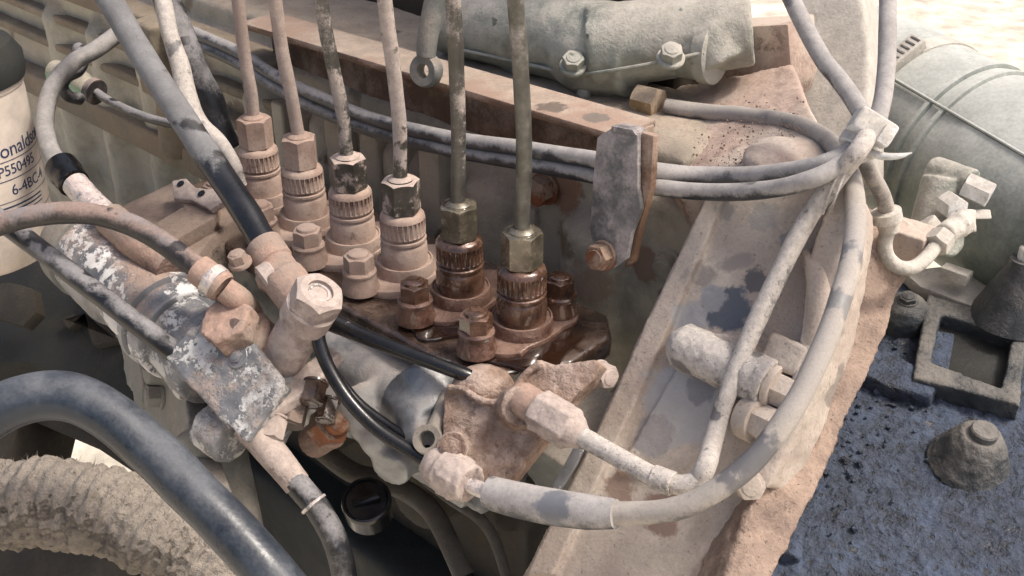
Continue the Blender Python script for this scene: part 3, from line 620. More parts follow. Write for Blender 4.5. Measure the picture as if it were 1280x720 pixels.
b = join(cyl(B-bb*14, B*.5+C_*.5, 24, 20), pslab([(206, 446), (236, 408), (272, 396), (312, 428), (350, 482), (336, 504), (326, 520), (306, 554), (284, 534), (260, 508), (232, 480)], pP, pn, 46),
         tube([hit(x, y, pP-pn*2, pn) for x, y in ((306, 425), (330, 455), (350, 484), (332, 512), (306, 552))], 3.5, seg=12, k=5), cyl(at(228, 450, 590), at(246, 490, 585), 14, 10),
         cyl(at(235, 425, 585), at(300, 420, 565), 17, 14), cyl(at(262, 528, 566), at(292, 552, 556), 13))
cast('painted_block', b, m_paintblock, gov, vox=1.2, smooth=11, amp=.35, scale=5, amp2=1.3, scale2=20)
obj('drain_stub', tube([at(238, 448, 582), at(244, 475, 580), at(246, 496, 580)], [9, 8.5, 8.5], k=5), m_aludull, gov)
bolt(gov, at(297, 446, 548), (NA*.6+Z*.6-FW*.4).normalized(), 6, 1.5, m_chip, wr=6, wt=1)
cast('column', join(cyl(at(262, 540, 585), at(300, 690, 600), 17, 15), cyl(at(258, 525, 582), at(278, 560, 584), 18)), m_aludull, gov, vox=1.6, smooth=4, amp=.4, scale=8)

# ---- grey side plate left and below
spn = (NA*.9-EA*.35+Z*.25).normalized(); spP = at(190, 470, 665)
sp = thing('side_plate', 'dull grey cast side plate with hexagon bolt behind the big blue hose', 'bracket', at(200, 580, 630))
b = join(pslab([(84, 290), (130, 300), (215, 432), (228, 470), (240, 560), (262, 620), (250, 640), (222, 560), (178, 510), (158, 482), (150, 430), (118, 372)], spP, spn, 12), cyl(hit(205, 452, spP, spn)-spn*8, hit(205, 452, spP, spn)+spn*10, 13), cyl(hit(182, 480, spP, spn)-spn*8, hit(182, 480, spP, spn)+spn*5, 16))
cast('plate', b, m_aludull, sp, vox=1.4, smooth=5, amp=.4, scale=7, amp2=1, scale2=25)
bolt(sp, hit(203, 494, spP, spn), spn, 12, 7, m_aludull)
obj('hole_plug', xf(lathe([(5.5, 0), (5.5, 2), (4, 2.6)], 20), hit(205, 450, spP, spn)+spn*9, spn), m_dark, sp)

# ---- frame parts low behind the hoses, engine bay shade put into their colour
fr_ = thing('frame_rail', 'chassis rail coloured dark for the gloom below the filter', 'frame rail', at(80, 400, 900))
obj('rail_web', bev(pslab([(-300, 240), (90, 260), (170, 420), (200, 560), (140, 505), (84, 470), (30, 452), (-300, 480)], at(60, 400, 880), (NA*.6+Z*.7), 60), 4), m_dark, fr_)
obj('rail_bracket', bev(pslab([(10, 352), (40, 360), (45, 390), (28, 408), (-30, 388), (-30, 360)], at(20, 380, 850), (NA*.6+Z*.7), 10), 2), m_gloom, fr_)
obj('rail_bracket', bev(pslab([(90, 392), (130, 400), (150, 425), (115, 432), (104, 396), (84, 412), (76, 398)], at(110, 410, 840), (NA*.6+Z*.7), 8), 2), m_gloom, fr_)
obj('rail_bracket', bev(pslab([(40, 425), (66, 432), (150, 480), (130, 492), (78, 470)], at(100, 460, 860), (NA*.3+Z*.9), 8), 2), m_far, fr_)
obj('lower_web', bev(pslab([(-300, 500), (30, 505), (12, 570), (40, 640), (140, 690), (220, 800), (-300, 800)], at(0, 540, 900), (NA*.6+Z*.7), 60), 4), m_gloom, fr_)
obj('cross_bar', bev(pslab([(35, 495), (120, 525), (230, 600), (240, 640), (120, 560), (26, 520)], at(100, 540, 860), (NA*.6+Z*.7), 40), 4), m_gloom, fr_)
sump = thing('oil_pan', 'olive engine pan coloured dark for the shadow beneath the pump', 'oil pan', at(460, 620, 860))
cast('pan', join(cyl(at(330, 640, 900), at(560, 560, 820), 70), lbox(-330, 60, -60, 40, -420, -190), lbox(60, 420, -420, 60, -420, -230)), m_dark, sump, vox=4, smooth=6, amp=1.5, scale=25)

# ---- rubber hoses on the left
def hose(name, pts, r, m, label, cat='hose', seg=22, k=9, wob=.35):
    return tag(obj(name, tube([at(*p) for p in pts], r, seg=seg, k=k, wob=wob), m), label, cat)
ah = thing('arched_hose', 'black hose arching in from the left edge to a rusty ferrule', 'hose', at(200, 340, 560))
obj('hose', tube([at(*p) for p in ((-120, 345, 560), (-50, 304, 562), (0, 281, 563), (55, 268, 563), (110, 267, 563), (160, 280, 560), (205, 304, 556), (240, 330, 553), (262, 346, 551))], [5.6]*8+[6.4], seg=24, k=9, wob=.35), m_rubberred, ah)
f0, f1 = at(246, 335, 552), at(284, 364, 549)
obj('ferrule', xf(lathe([(6.4, 0), (7.6, .8), (7.9, 9), (8.1, 9.4), (8.1, 16), (7, 17.5)], 32), f0, f1-f0), m_fit, ah)
obj('crimp', xf(lathe([(7.9, 0), (8.6, .5), (8.6, 5.4), (7.9, 6)], 32), f0+(f1-f0)*.42, f1-f0), m_bright, ah)
obj('tail', tube([f1-(f1-f0)*.1, at(300, 376, 553), at(314, 394, 575)], [6.2, 6.6, 6.6], k=5), m_fit, ah)
bolt(ah, at(301, 330, 560), (Z+NA*.3).normalized(), 8, 5, m_fit, wr=6, wt=2, name='bleed_screw')

hose('straight_hose', ((-60, 230, 590), (-10, 268, 586), (40, 304, 580), (100, 350, 572), (160, 396, 563), (205, 430, 560), (240, 456, 566), (275, 484, 590)), [5.4]*8, m_rubber, 'straight black hose running down behind the arched hose to the grey housing')
sh = thing('slanting_hose', 'thick black hose slanting down from the top, grey dust on its upper half', 'hose', at(340, 330, 560))
obj('hose', tube([at(*p) for p in ((100, -60, 660), (140, 5, 645), (182, 76, 628), (225, 143, 610), (270, 210, 594), (305, 262, 580), (334, 312, 568))], [7.4]*7, seg=26, k=8, wob=.4), m_slant, sh)
s0, s1 = at(328, 304, 570), at(372, 372, 556)
obj('sleeve', xf(lathe([(7.8, 0), (9.6, 1), (9.8, 13), (9.0, 14), (9.2, 20), (8.2, 22), (8.2, 34)], 36), s0, s1-s0), m_fit, sh)
cast('elbow_body', join(cyl(at(330, 345, 560), at(372, 350, 552), 8), cyl(at(352, 345, 556), at(390, 395, 548), 11)), m_fit, sh, vox=1, smooth=5, amp=.5, scale=5)
obj('pale_collar', xf(lathe([(8.6, 0), (10.4, 1), (10.4, 7), (9, 8)], 32), at(330, 358, 556), (at(330, 358, 556)-at(360, 340, 560))*-1), m_fitpink, sh)

# ---- clay-caked cap next to it
kp = at(306, 425, 562); ka = (Z*.75+NA*.45+EA*.05).normalized()
cp = thing('caked_cap', 'tan dirt caked hexagon cap between the rusty ferrule and the bright bolt', 'cap', kp-Z*10)
b = join(xf(hexa(25, 24), kp-ka*3, ka, .4), xf(lathe([(15.5, -10), (15.5, 3), (14, 5)], 32), kp, ka))
cast('cap_body', b, m_fit, cp, vox=.9, smooth=4, amp=.9, scale=6, amp2=1.0, scale2=14)

# ---- bright hollow bolt through the banjo union
bj0, bj1 = at(345, 462, 572), at(391, 381, 538); bx = (bj1-bj0).normalized(); bl = (bj1-bj0).length
bj = thing('banjo_bolt', 'bright rubbed hexagon banjo bolt with a cupped head standing on the housing', 'bolt', bj0)
b = lathe([(11.2, 0), (11.2, bl*.62), (10.4, bl*.66), (10.4, bl*.74), (12.6, bl*.78), (12.8, bl*.98), (11, bl)], 40)
obj('union_body', xf(b, bj0, bx), m_fitpink, bj)
hd = join(hexa(22.5, 12.5, 6.4, True, ch=.88, t=.75))
obj('hexagon_head', xf(hd, bj1-bx*1.5, bx, .15), m_fitpink, bj)
obj('cup_ring', xf(lathe([(5.0, 6.0), (6.1, 8.8), (5.4, 10.8), (4.2, 10.8), (3.8, 9.0), (.1, 8.6)], 32), bj1-bx*1.2, bx), m_bright, bj)
obj('clamp_ring', xf(lathe([(13, 6), (14.5, 7), (14.5, 10), (13, 11)], 40), bj0-bx*2, bx), m_chip, bj)

# ---- flange with small bolts below the housing
fp = thing('lower_flange', 'pink dusty flange with dark bolt heads under the flaking housing', 'flange', at(370, 510, 560))
fn = (NA*.35+Z*.9).normalized(); fP = at(360, 490, 556)
cast('flange_plate', pslab([(300, 512), (330, 524), (400, 474), (425, 440), (410, 432), (372, 462), (330, 490)], fP, fn, 7), m_fitpink, fp, vox=.9, smooth=3, amp=.5, scale=5)
for x, y, d, af, m in ((395, 478, 562, 11, m_deck), (370, 505, 565, 12, m_deckdry), (345, 522, 556, 11, m_fitpink), (412, 500, 572, 10, m_deck)):
    bolt(fp, at(x, y, d), (-Z*.45+NA*.7+EA*.5).normalized(), af, 11, m, wr=af*.6, wt=1.2)
rn_ = thing('rusty_plug', 'orange rusty hexagon plug under the pump body', 'plug', at(415, 540, 575))
pa = (-FW*.5+RT*.5+UP*.35).normalized()
cast('plug_body', join(xf(lathe([(9, -6), (9, 8), (10, 9), (10, 12), (8, 13)], 36), at(398, 548, 590), pa)), m_fit, rn_, vox=.9, smooth=2, amp=.4, scale=5)
obj('plug_nut', xf(hexa(18, 10), at(404, 538, 584), pa), m_rust, rn_)
obj('plug_tip', xf(lathe([(7, 11), (7, 15), (5.5, 16)], 24), at(404, 538, 584), pa), m_rust, rn_)

# ---- lower hose leaving through the bottom
lh = thing('lower_hose', 'dusty sleeved black hose running down under the housing', 'hose', at(380, 620, 550))
obj('sleeve', tube([at(308, 530, 552), at(330, 556, 551), at(352, 582, 550), at(372, 606, 550)], [8.2, 7.6, 7.2, 6.8], k=6, wob=.8), m_fitpink, lh)
obj('hose', tube([at(352, 582, 550), at(380, 615, 549), at(400, 640, 548), (at(424, 690, 548)), at(440, 780, 560)], 6.3, k=8), m_rubber, lh)
obj('clip', xf(lathe([(6.6, -1), (7.2, -.6), (7.2, .6), (6.6, 1)], 32), at(392, 630, 548.5), at(400, 640, 548)-at(380, 615, 549)), m_bright, lh)

# ---- thin black tubes
hose('thin_tube', ((396, 408, 545), (400, 432, 545), (412, 462, 545), (436, 500, 543), (470, 535, 540), (510, 562, 536), (545, 583, 532)), 3.5, m_thin, 'thin shiny black tube curving down from the bright bolt', 'tube', k=9, wob=.1)
hose('thin_tube', ((372, 380, 566), (410, 400, 562), (450, 418, 556), (500, 438, 548), (545, 455, 542), (585, 470, 540), (604, 478, 545)), [5.6, 5.2, 4.0, 3.7, 3.6, 3.6, 3.6], m_thin, 'thin black tube crossing the pump to the mud caked bracket', 'tube', k=9, wob=.1)
hose('thin_tube', ((420, 470, 560), (450, 505, 556), (490, 535, 550), (530, 560, 540), (556, 580, 532)), 2.6, m_thin, 'thinner dull black tube lying just behind the curving one', 'tube', k=8, wob=.1)

# ---- ring-ended pipe and pale bosses under the bracket
eb = thing('ring_eye', 'open grey ring eye between the black tubes and the bracket', 'eye', at(535, 560, 535))
b = xf(lathe([(4.2, -3), (7.0, -3.4), (7.6, 0), (7.0, 3.4), (4.2, 3)], 32), at(536, 550, 532), (-FW+UP*.3-RT*.3).normalized())
bmesh.ops.delete(b, geom=[f for f in b.faces if len(f.verts) > 4], context='FACES'); bmesh.ops.bridge_loops(b, edges=[e for e in b.edges if len(e.link_faces) == 1])
obj('ring', b, m_aludull, eb)
obj('stem', tube([at(541, 541, 534), at(552, 522, 540), at(560, 500, 548)], [4.5, 5, 5.5], k=4), m_aludull, eb)

# ---- mud-caked bracket with its bolt
brn = (NA*.72+Z*.62+EA*.22).normalized(); brP = at(640, 530, 518)
br = thing('mud_bracket', 'mud caked pinkish bracket plate in front of the pump deck', 'bracket', at(620, 600, 515))
ol = [(554, 492), (564, 480), (580, 484), (600, 497), (622, 500), (638, 488), (652, 468), (676, 450), (692, 457), (716, 454), (742, 449), (753, 456), (741, 476), (716, 499), (700, 520), (676, 550), (652, 582), (634, 606), (604, 604), (582, 592), (562, 566), (553, 540)]
b = pslab(ol, brP, brn, 14); bmesh.ops.triangulate(b, faces=b.faces)
def Br(x, y, k=0): return hit(x, y, brP+brn*k, brn)
b = join(b, cyl(Br(648, 510, -4), Br(652, 508, 9), 11, 9.5), cyl(Br(566, 562, -4), Br(566, 560, 7), 7.5), tube([Br(560, 484, 1), Br(580, 487, 2), Br(600, 500, 2), Br(622, 503, 2), Br(640, 490, 2), Br(655, 470, 2), Br(676, 453, 1)], 1.8, k=5, seg=12))
cast('plate', b, m_brk, br, vox=.8, smooth=2, amp=.35, scale=4, amp2=.7, scale2=18)
bolt(br, at(748, 466, 527), (EA*.95+NA*.15+Z*.2).normalized(), 10, 7, m_fitpink, wr=6.5, wt=1.5)
cast('notch_boss', join(ball(at(604, 488, 546), 14, (1.15, .9, .95)), cyl(at(604, 500, 556), at(604, 480, 546), 13)), m_brk, br, vox=.9, smooth=3, amp=.6, scale=5)
bolt(br, at(566, 560, 505), brn, 9, 3, m_brk, wr=7, wt=1)

# small fittings in the gap right of the bracket
gp = thing('coupling_guard', 'dull grey coupling parts in the gap between bracket and gear housing', 'coupling', at(740, 560, 585))
cast('coupling', join(cyl(at(690, 600, 575), at(760, 520, 600), 20, 24), cyl(at(765, 520, 590), at(790, 500, 590), 11)), m_aludull, gp, vox=1.4, smooth=3, amp=.4, scale=6)
obj('torn_strip', bev(pslab([(690, 606), (700, 590), (716, 560), (728, 562), (720, 580), (704, 606), (694, 618)], at(710, 590, 545), (NA*.8+Z*.5), 2), .5), m_chip, gp)

# ---- chalky steel pipe: union nut, straight run, bend, long climb to the clamp
sp_ = thing('chalky_pipe', 'pale chalky steel pipe bending up the gear housing from its union nut', 'pipe', at(700, 545, 505))
u0, u1 = at(664, 506, 508), at(728, 546, 492); ux = (u1-u0).normalized()
cast('union_nut', xf(join(hexa(17.5, 21, 0, True), lathe([(8.2, 20), (7.8, 22.5), (6, 25), (4.6, 27)], 30)), u0+ux*3.5, ux, .3), m_fitpink, sp_, vox=.7, smooth=3, amp=.4, scale=4)
obj('thread_end', xf(lathe([(8, -6), (8, 4)], 30), u0, ux), m_fit, sp_)
pp = [u1-ux*3, at(775, 573, 482), at(815, 595, 475), at(848, 606, 470), at(872, 600, 468), at(884, 578, 470), H(893, 545, 16), H(912, 485, 15), H(940, 415, 14), H(975, 340, 14), H(1012, 270, 15), H(1050, 218, 20), H(1074, 186, 26), at(1090, 160, 506)]
obj('pipe', tube(pp, 4.4, seg=22, k=8, wob=.3), m_pipe, sp_)
s0, s1 = at(816, 595.5, 475), at(838, 604, 471)
obj('tape_wrap', xf(lathe([(4.9, 0), (5.3, .4), (5.4, 9), (4.9, 9.6)], 30), s0, s1-s0), m_pipe, sp_)
obj('loose_tape', bev(prism([at(808, 602, 474), at(826, 612, 472), at(831, 606, 471), at(836, 600, 471)], -FW, 1.2), .3), m_pipe, sp_)

# ---- long grey hose sweeping from the top nut down round to the bottom fitting
lg = thing('sweeping_hose', 'long pale hose sweeping from the brass nut down over the gear housing', 'hose', at(700, 660, 470))
hp = [(832, 133, 640), (880, 140, 632), (935, 145, 612), (990, 154, 585), (1030, 172, 556), (1056, 204, 525), (1069, 250, 500), (1066, 310, 478), (1050, 375, 462), (1024, 445, 450), (988, 515, 443), (942, 575, 440), (890, 616, 442), (838, 637, 448), (770, 642, 460), (730, 640, 468)]
obj('hose', tube([at(*p) for p in hp], [4.7]*len(hp), seg=24, k=8, wob=.35), m_hosepale, lg)
obj('end_sleeve', tube([at(*p) for p in ((770, 643, 459), (735, 640, 465), (690, 634, 474), (650, 626, 482), (612, 616, 490))], [6.0, 7.4, 7.8, 7.8, 7.4], seg=26, k=8, wob=.3), m_hosegrey, lg)
obj('spigot', tube([at(614, 617, 490), at(596, 610, 494), at(578, 602, 498)], 3.6, k=4), m_bright, lg)
cast('end_fitting', join(cyl(at(588, 606, 496), at(556, 586, 506), 9, 10.5), xf(hexa(19, 9), at(578, 601, 499), at(556, 588, 506)-at(588, 606, 496)), ball(at(550, 584, 508), 9)), m_fitpink, lg, vox=.9, smooth=3, amp=.6, scale=4)
n0, n1 = at(796, 124, 650), at(832, 133, 640)
obj('brass_nut', xf(hexa(17, 15, 0, True), n0, n1-n0, .2), mat('dusty_brass', (.42, .29, .14), rough=.6, dust=(.52, .40, .28), amt=.55, dscale=9, bump=.25), lg)

# ---- pair of hoses running along the flank to the clamp
def flank(x, y, n): p = on(x, y, 'n', n); return p
up_ = [flank(240, 40, -62), flank(300, 66, -60), flank(340, 92, -58), flank(400, 122, -55), flank(470, 150, -52), flank(560, 172, -48), flank(650, 185, -46), flank(740, 199, -46), flank(800, 211, -48), S(880, 219, 9), S(960, 217, 9), S(1025, 206, 12), at(1060, 190, 505), at(1082, 162, 508), at(1074, 136, 510), at(1048, 98, 520), at(1026, 70, 530), at(990, 0, 545), at(960, -70, 560)]
lo_ = [flank(240, 52, -62), flank(300, 80, -60), flank(340, 106, -58), flank(400, 138, -55), flank(470, 165, -52), flank(560, 187, -48), flank(650, 203, -46), flank(740, 219, -46), flank(800, 231, -48), S(880, 240, 8), S(960, 237, 10), S(1020, 222, 14), at(1062, 198, 500), at(1088, 170, 502), at(1101, 135, 508), at(1107, 95, 518), at(1109, 60, 526), at(1110, -10, 540), at(1110, -80, 555)]
tag(obj('flank_hose', tube(up_, [4.3]*19, seg=20, k=8, wob=.25), m_hosegrey), 'upper of the two parallel hoses crossing behind the fuel lines', 'hose')
tag(obj('flank_hose', tube(lo_, [4.2]*19, seg=20, k=8, wob=.25), m_hosegrey), 'lower of the two parallel hoses crossing behind the fuel lines', 'hose')

# clip bracket that holds the pair
kn = (NA*.95+Z*.12).normalized(); kP = on(770, 200, 'n', -37)
ck = thing('clip_bracket', 'blue grey metal clip holding the pair of hoses to the engine flank', 'bracket', on(760, 330, 'n', -45))
K = lambda x, y, k=0: hit(x, y, kP+kn*k, kn)
obj('clip_plate', bev(prism([K(x, y) for x, y in ((746, 172), (764, 160), (797, 166), (797, 236), (801, 262), (789, 292), (783, 324), (768, 336), (744, 330), (737, 286), (741, 222))], kn, 3.2), .9), m_clip, ck)
obj('folded_tab', bev(prism([K(x, y, 1) for x, y in ((763, 157), (790, 162), (796, 170), (766, 165))], kn, 10), .9), m_clip, ck)
obj('side_flange', bev(prism([K(x, y, -3.6) for x, y in ((798, 164), (817, 170), (813, 236), (800, 282), (790, 330), (780, 336), (786, 300), (797, 262))], kn, 5), 1), m_rail, ck)
bolt(ck, K(755, 319, 0), kn, 12, 6, m_rust, wr=8, wt=1.5)
sl = xf(lathe([(2.6, 0), (2.6, .5)], 20), K(793, 268, -3.2), kn); obj('slot', sl, m_blackp, ck)

# ---- clamp where the hoses gather
cl = thing('hose_clamp', 'white plastic clamp gathering the hoses at the upper right', 'clamp', at(1082, 190, 500))
ca = (at(1095, 150, 505)-at(1070, 190, 505)).normalized()
cb_ = box(at(1090, 160, 500), ca, ca.cross(FW), FW, 11, 19, 13); obj('strap_block', bev(cb_, 2.2, 3), m_tie, cl)
obj('buckle', bev(box(at(1105, 171, 496), ca, ca.cross(FW), FW, 9, 6, 9), 1.2), m_tie, cl)
obj('band', xf(lathe([(8.4, -3), (9.2, -2.4), (9.2, 2.4), (8.4, 3)], 36), at(1074, 180, 507), ca), m_tie, cl)
tl = hose('tie_tail', ((1084, 188, 500), (1102, 195, 496), (1124, 195, 494), (1140, 191, 494)), [1.6, 1.8, 1.4, .3], m_tie, 'loose pale tie tail sticking out right of the clamp', 'tie', k=6, wob=0)

# ---- small fuel pipe hooking down to the right
hk = thing('hooked_pipe', 'pale hooked pipe below the clamp with a U bend and fittings', 'pipe', at(1130, 340, 560))
obj('pipe', tube([at(*p) for p in ((1078, 196, 520), (1090, 220, 530), (1102, 242, 540), (1110, 268, 550))], 4.0, k=7), m_hosepale, hk)
obj('collar', xf(lathe([(4.5, 0), (7.4, .8), (7.4, 6), (5.5, 7), (5, 12)], 28), at(1107, 262, 548), at(1112, 290, 553)-at(1107, 262, 548)), m_pale, hk)
obj('u_bend', tube([at(*p) for p in ((1110, 285, 552), (1106, 305, 555), (1110, 322, 557), (1124, 334, 560), (1142, 334, 565), (1158, 322, 570), (1172, 304, 575))], 3.7, k=7), m_pale, hk)
obj('end_nut', xf(hexa(12, 9, 0, True), at(1169, 308, 574), at(1186, 288, 580)-at(1169, 308, 574)), m_pale, hk)
cast('valve_block', join(cyl(at(1180, 294, 584), at(1206, 276, 596), 6, 6.5), xf(hexa(13, 6), at(1196, 283, 590), at(1206, 276, 596)-at(1180, 294, 584)), cyl(at(1206, 290, 598), at(1207, 262, 598), 6, 5), cyl(at(1165, 300, 610), at(1150, 280, 610), 9)), m_pale, hk, vox=1.1, smooth=3, amp=.5, scale=5)
cast('lower_block', join(box(at(1135, 305, 590), EA, NA, Z, 24, 20, 20), cyl(at(1120, 290, 590), at(1150, 320, 600), 8)), m_shelf, hk, vox=1.1, smooth=3, amp=.5, scale=5)

# ---- big air hose in the upper right with worm clamp
a0, a1 = at(1060, 108, 860), at(1400, 320, 690); aa = (a1-a0).normalized()
ar = thing('air_hose', 'large dusty air intake hose, paled for glare, with worm clamp in the upper right', 'air hose', at(1230, 320, 780))
LA = (a1-a0).length
b = lathe([(52, -40), (58, -34), (62, -10), (64, 20), (65, 30), (66, LA*.5), (68, LA*.6), (68, LA)], 64)
obj('hose_body', xf(b, a0, aa), m_airhose, ar)
obj('band', xf(lathe([(63, 0), (66.6, .5), (66.6, 12), (63, 12.5)], 64), a0+aa*62, aa), m_pale, ar)
wd_ = (-FW*.86+UP*.3-RT*.2); wd_ = (wd_-aa*wd_.dot(aa)).normalized(); wt_ = aa.cross(wd_); wt_ = wt_ if wt_.z > 0 else -wt_
wc = a0+aa*68+wd_*69
obj('worm_housing', bev(box(wc+wt_*6, aa, wt_, wd_, 13, 30, 8), 1.5), m_pale, ar)
obj('worm_screw', xf(join(lathe([(7.5, 0), (7.8, 1), (7.8, 16), (7, 17)], 28), lathe([(9.0, 16.5), (9.0, 20), (8, 21)], 28)), wc-wt_*30, wt_), m_pale, ar)
for k in range(6): obj('thread_slot', bev(box(wc+wt_*(-5+k*4.6)+wd_*4.2, aa, wt_, wd_, 8, 1.6, .8), .3), m_greasedust, ar)
obj('bead', xf(lathe([(65, -3), (68.4, -1.5), (68.4, 1.5), (65, 3)], 64), a0+aa*112, aa), m_airhose, ar)
obj('bead', xf(lathe([(65, -3), (68.4, -1.5), (68.4, 1.5), (65, 3)], 64), a0+aa*124, aa), m_airhose, ar)
obj('seam', tube([a0+aa*q+wd_*(66+q*.008)-wt_*12 for q in (80, 140, 200, 260)], 1.3, seg=8, k=4), m_airhose, ar)
# fittings under the air hose
vf = thing('valve_fitting', 'cluster of pale valve fittings below the air hose', 'fitting', at(1180, 290, 700))
cast('stem', join(cyl(at(1180, 225, 680), at(1160, 300, 680), 13), cyl(at(1165, 212, 690), at(1215, 230, 670), 9), cyl(at(1160, 300, 680), at(1190, 300, 660), 10)), m_greenalu, vf, vox=1.3, smooth=4, amp=.5, scale=6)
obj('white_cap', xf(hexa(14, 16, 0, True), at(1206, 230, 664), at(1228, 240, 660)-at(1206, 230, 664)), m_tie, vf)
obj('white_cap', xf(hexa(13, 12, 0, True), at(1182, 252, 664), at(1196, 262, 655)-at(1182, 252, 664)), m_tie, vf)
obj('lever', bev(box(at(1216, 268, 660), RT, UP*.9+FW*.3, FW, 20, 6, 5), 1), m_pale, vf)

# ---- upper left: cable, green elbow, dark bracket parts on the far casting
gc = thing('green_elbow', 'pale green plastic elbow with a black ring on the far casting', 'elbow', at(100, 115, 830))
obj('elbow', tube([at(70, 90, 840), at(88, 96, 830), at(104, 106, 822), at(116, 114, 818)], [9, 9.5, 9, 7.5], k=6), mat('pale_green_plastic', (.20, .34, .22), rough=.5, dust=(.4, .36, .28), amt=.42, dscale=14), gc)
obj('ring', xf(lathe([(7, 0), (9.5, .6), (9.5, 6), (7, 6.6)], 28), at(114, 112, 817), at(130, 120, 812)-at(114, 112, 817)), m_rubberred, gc)
obj('cable', tube([at(*p) for p in ((118, 114, 815), (140, 128, 805), (175, 144, 790), (210, 154, 775), (245, 160, 765))], 3.2, k=8), m_rubber, gc)
hose('loop_cable', ((98, 60, 790), (104, 74, 780), (98, 88, 775), (84, 96, 775), (78, 108, 778), (86, 120, 785), (100, 124, 795)), 4.2, m_rubber, 'short dark cable loop round the green elbow', 'cable')
hose('top_hose', ((200, -20, 700), (232, 60, 690), (246, 96, 690), (262, 126, 695), (272, 160, 700), (284, 186, 705)), 9, m_rubber, 'black rubber hose hanging behind the slanting hose at the top')
hose('link_rod', ((196, -40, 675), (212, 40, 668), (226, 84, 664), (236, 130, 660), (252, 156, 655), (275, 178, 650), (292, 205, 650), (300, 232, 655)), [5, 5, 5.5, 6.5, 5, 4.5, 4.2, 4], m_pipe, 'pale bent link rod between the slanting hose and first valve', 'rod', wob=.8)
lv = thing('control_lever', 'small dusty lever plate with holes at the far end of the pump', 'lever', at(240, 245, 690))
b = pslab([(214, 226), (232, 222), (244, 234), (268, 236), (280, 250), (262, 262), (240, 250), (216, 248)], at(245, 240, 680), (Z+NA*.5), 5)
cast('lever_plate', b, m_fitpink, lv, vox=.9, smooth=3, amp=.4, scale=5)
for x, y in ((226, 230), (252, 242)): obj('hole', xf(lathe([(2.4, 0), (2.4, .6)], 18), hit(x, y, at(245, 240, 680)+Z*.3, (Z+NA*.5).normalized()), (Z+NA*.5).normalized()), m_blackp, lv)
rk = thing('rack_cover', 'dusty box shaped cover at the far end of the pump', 'cover', at(210, 260, 690))
obj('cover', bev(pslab([(128, 268), (218, 226), (250, 236), (300, 268), (262, 300), (230, 340), (190, 310)], at(220, 270, 690), (Z+NA*.25), 30), 2), m_deckdry, rk)
obj('cover_step', bev(pslab([(188, 282), (248, 246), (270, 252), (268, 272), (212, 304)], at(230, 270, 672), (Z+NA*.25), 12), 1.5), m_deckdry, rk)

# ---- big blue-black hose nearest the viewer, and the felted sleeve beneath it
hose('big_hose', ((-160, 700, 440), (-70, 572, 440), (-14, 520, 442), (40, 497, 444), (90, 497, 446), (138, 520, 446), (188, 562, 444), (240, 614, 440), (296, 670, 436), (376, 762, 430)), [9.9]*10, m_rubberblue, 'big blue grey rubber hose arching across the lower left corner', seg=36)
def rip(s, a): return 1.0*math.sin(s*1.0+1.4*math.sin(a*2))+.9*math.sin(s*.21+a)
fpth = [at(*p) for p in ((-140, 620, 500), (-60, 626, 500), (10, 630, 500), (80, 630, 500), (140, 642, 500), (200, 670, 500), (260, 706, 500), (340, 775, 500))]
sl_ = thing('felted_sleeve', 'fluffy dust felted corrugated sleeve under the big blue hose', 'sleeve', at(130, 650, 500))
cast('sleeve', tube(fpth, [18, 18, 19, 20, 19, 18, 18, 18], seg=48, k=14, rip=rip), m_wool, sl_, vox=1.1, smooth=1, amp=1.4, scale=4, amp2=1.6, scale2=12)
fz = bmesh.new(); cp_ = crom(fpth, 20)
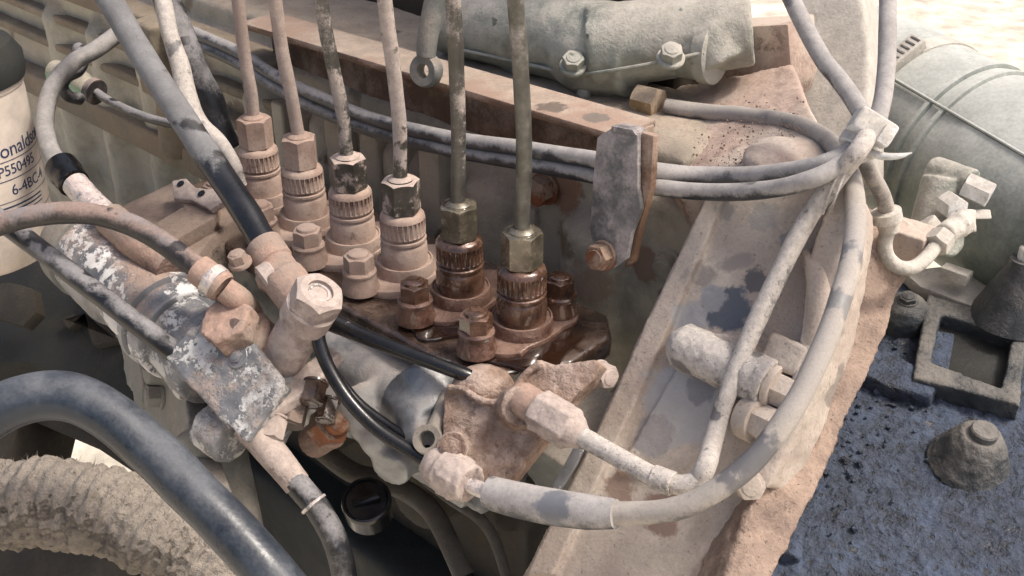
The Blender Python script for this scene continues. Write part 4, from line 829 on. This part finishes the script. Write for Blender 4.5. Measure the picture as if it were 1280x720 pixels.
for i in range(3200):
    k = random.randrange(30, len(cp_)-25); p = cp_[k]; t = (cp_[k+1]-p).normalized(); x = t.orthogonal().normalized(); y = t.cross(x); a = random.uniform(0, 2*math.pi)
    d = x*math.cos(a)+y*math.sin(a)
    if d.z < -.3: continue
    q = p+t*random.uniform(-2, 2)+d*(17.2+1.5*random.random()); w_ = Vector((random.gauss(0, 1), random.gauss(0, 1), random.gauss(0, 1))).normalized()
    ln_ = random.choice((.8, 1.2, 1.6, 2.0, 3.2)); m1 = q+d*ln_*.5+w_*ln_*.4; m2 = q+d*ln_*.7+w_*ln_; s = d.cross(w_); s = (s.normalized() if s.length > .01 else x)*.13
    v = [fz.verts.new(c) for c in (q-s, q+s, m1+s*.8, m1-s*.8, m2)]
    fz.faces.new((v[0], v[1], v[2], v[3])); fz.faces.new((v[3], v[2], v[4]))
tag(obj('dust_fluff', fz, m_wool, sl_, sharp=0), kind='stuff')

# ---- black screw cap low in the middle
bc = thing('screw_cap', 'glossy black round cap in the gap under the pump', 'cap', at(458, 650, 600))
cx = (-FW*.8+UP*.55).normalized()
obj('cap_body', xf(lathe([(13, -16), (13.4, -2), (13.6, 0), (13.0, 1.6), (11.8, 1.9), (11.2, .6), (10.8, 0), (2, -.4), (.1, -.4)], 48), at(458, 626, 600), cx), m_blackp, bc)
obj('grip_bar', bev(box(at(458, 626, 600)+cx*1.2, RT*.9+UP*.3, (RT*.9+UP*.3).cross(cx), cx, 15, 4, 3), .8), m_blackp, bc)

# ---- thin wire strands by the clamp, small dribbles of dirt on the deck
hose('thin_wire', ((1058, 200, 496), (1046, 222, 494), (1036, 244, 496), (1028, 268, 500)), .7, m_pipe, 'thin pale wire strands running down from the clamp', 'wire', seg=8, k=6, wob=0)
hose('thin_wire', ((1062, 204, 494), (1052, 226, 492), (1043, 250, 494), (1038, 266, 500)), .6, m_pipe, 'second thin pale wire beside the clamp, nearer the sweeping hose', 'wire', seg=8, k=6, wob=0)

# ---- hoses in the gap under the pump, coloured dim to stand for shade
hose('shade_dark_hose', ((400, 560, 640), (440, 590, 640), (490, 605, 636), (540, 640, 630), (580, 720, 620)), 6, m_shadow_hose, 'shade-darkened hose curving down in the gap right of the black cap')
hose('shade_dark_cable', ((500, 560, 610), (520, 590, 606), (560, 622, 600), (610, 660, 600), (640, 740, 600)), 3, m_shadow_hose, 'thin shade-darkened cable hanging under the ring eye', 'cable')
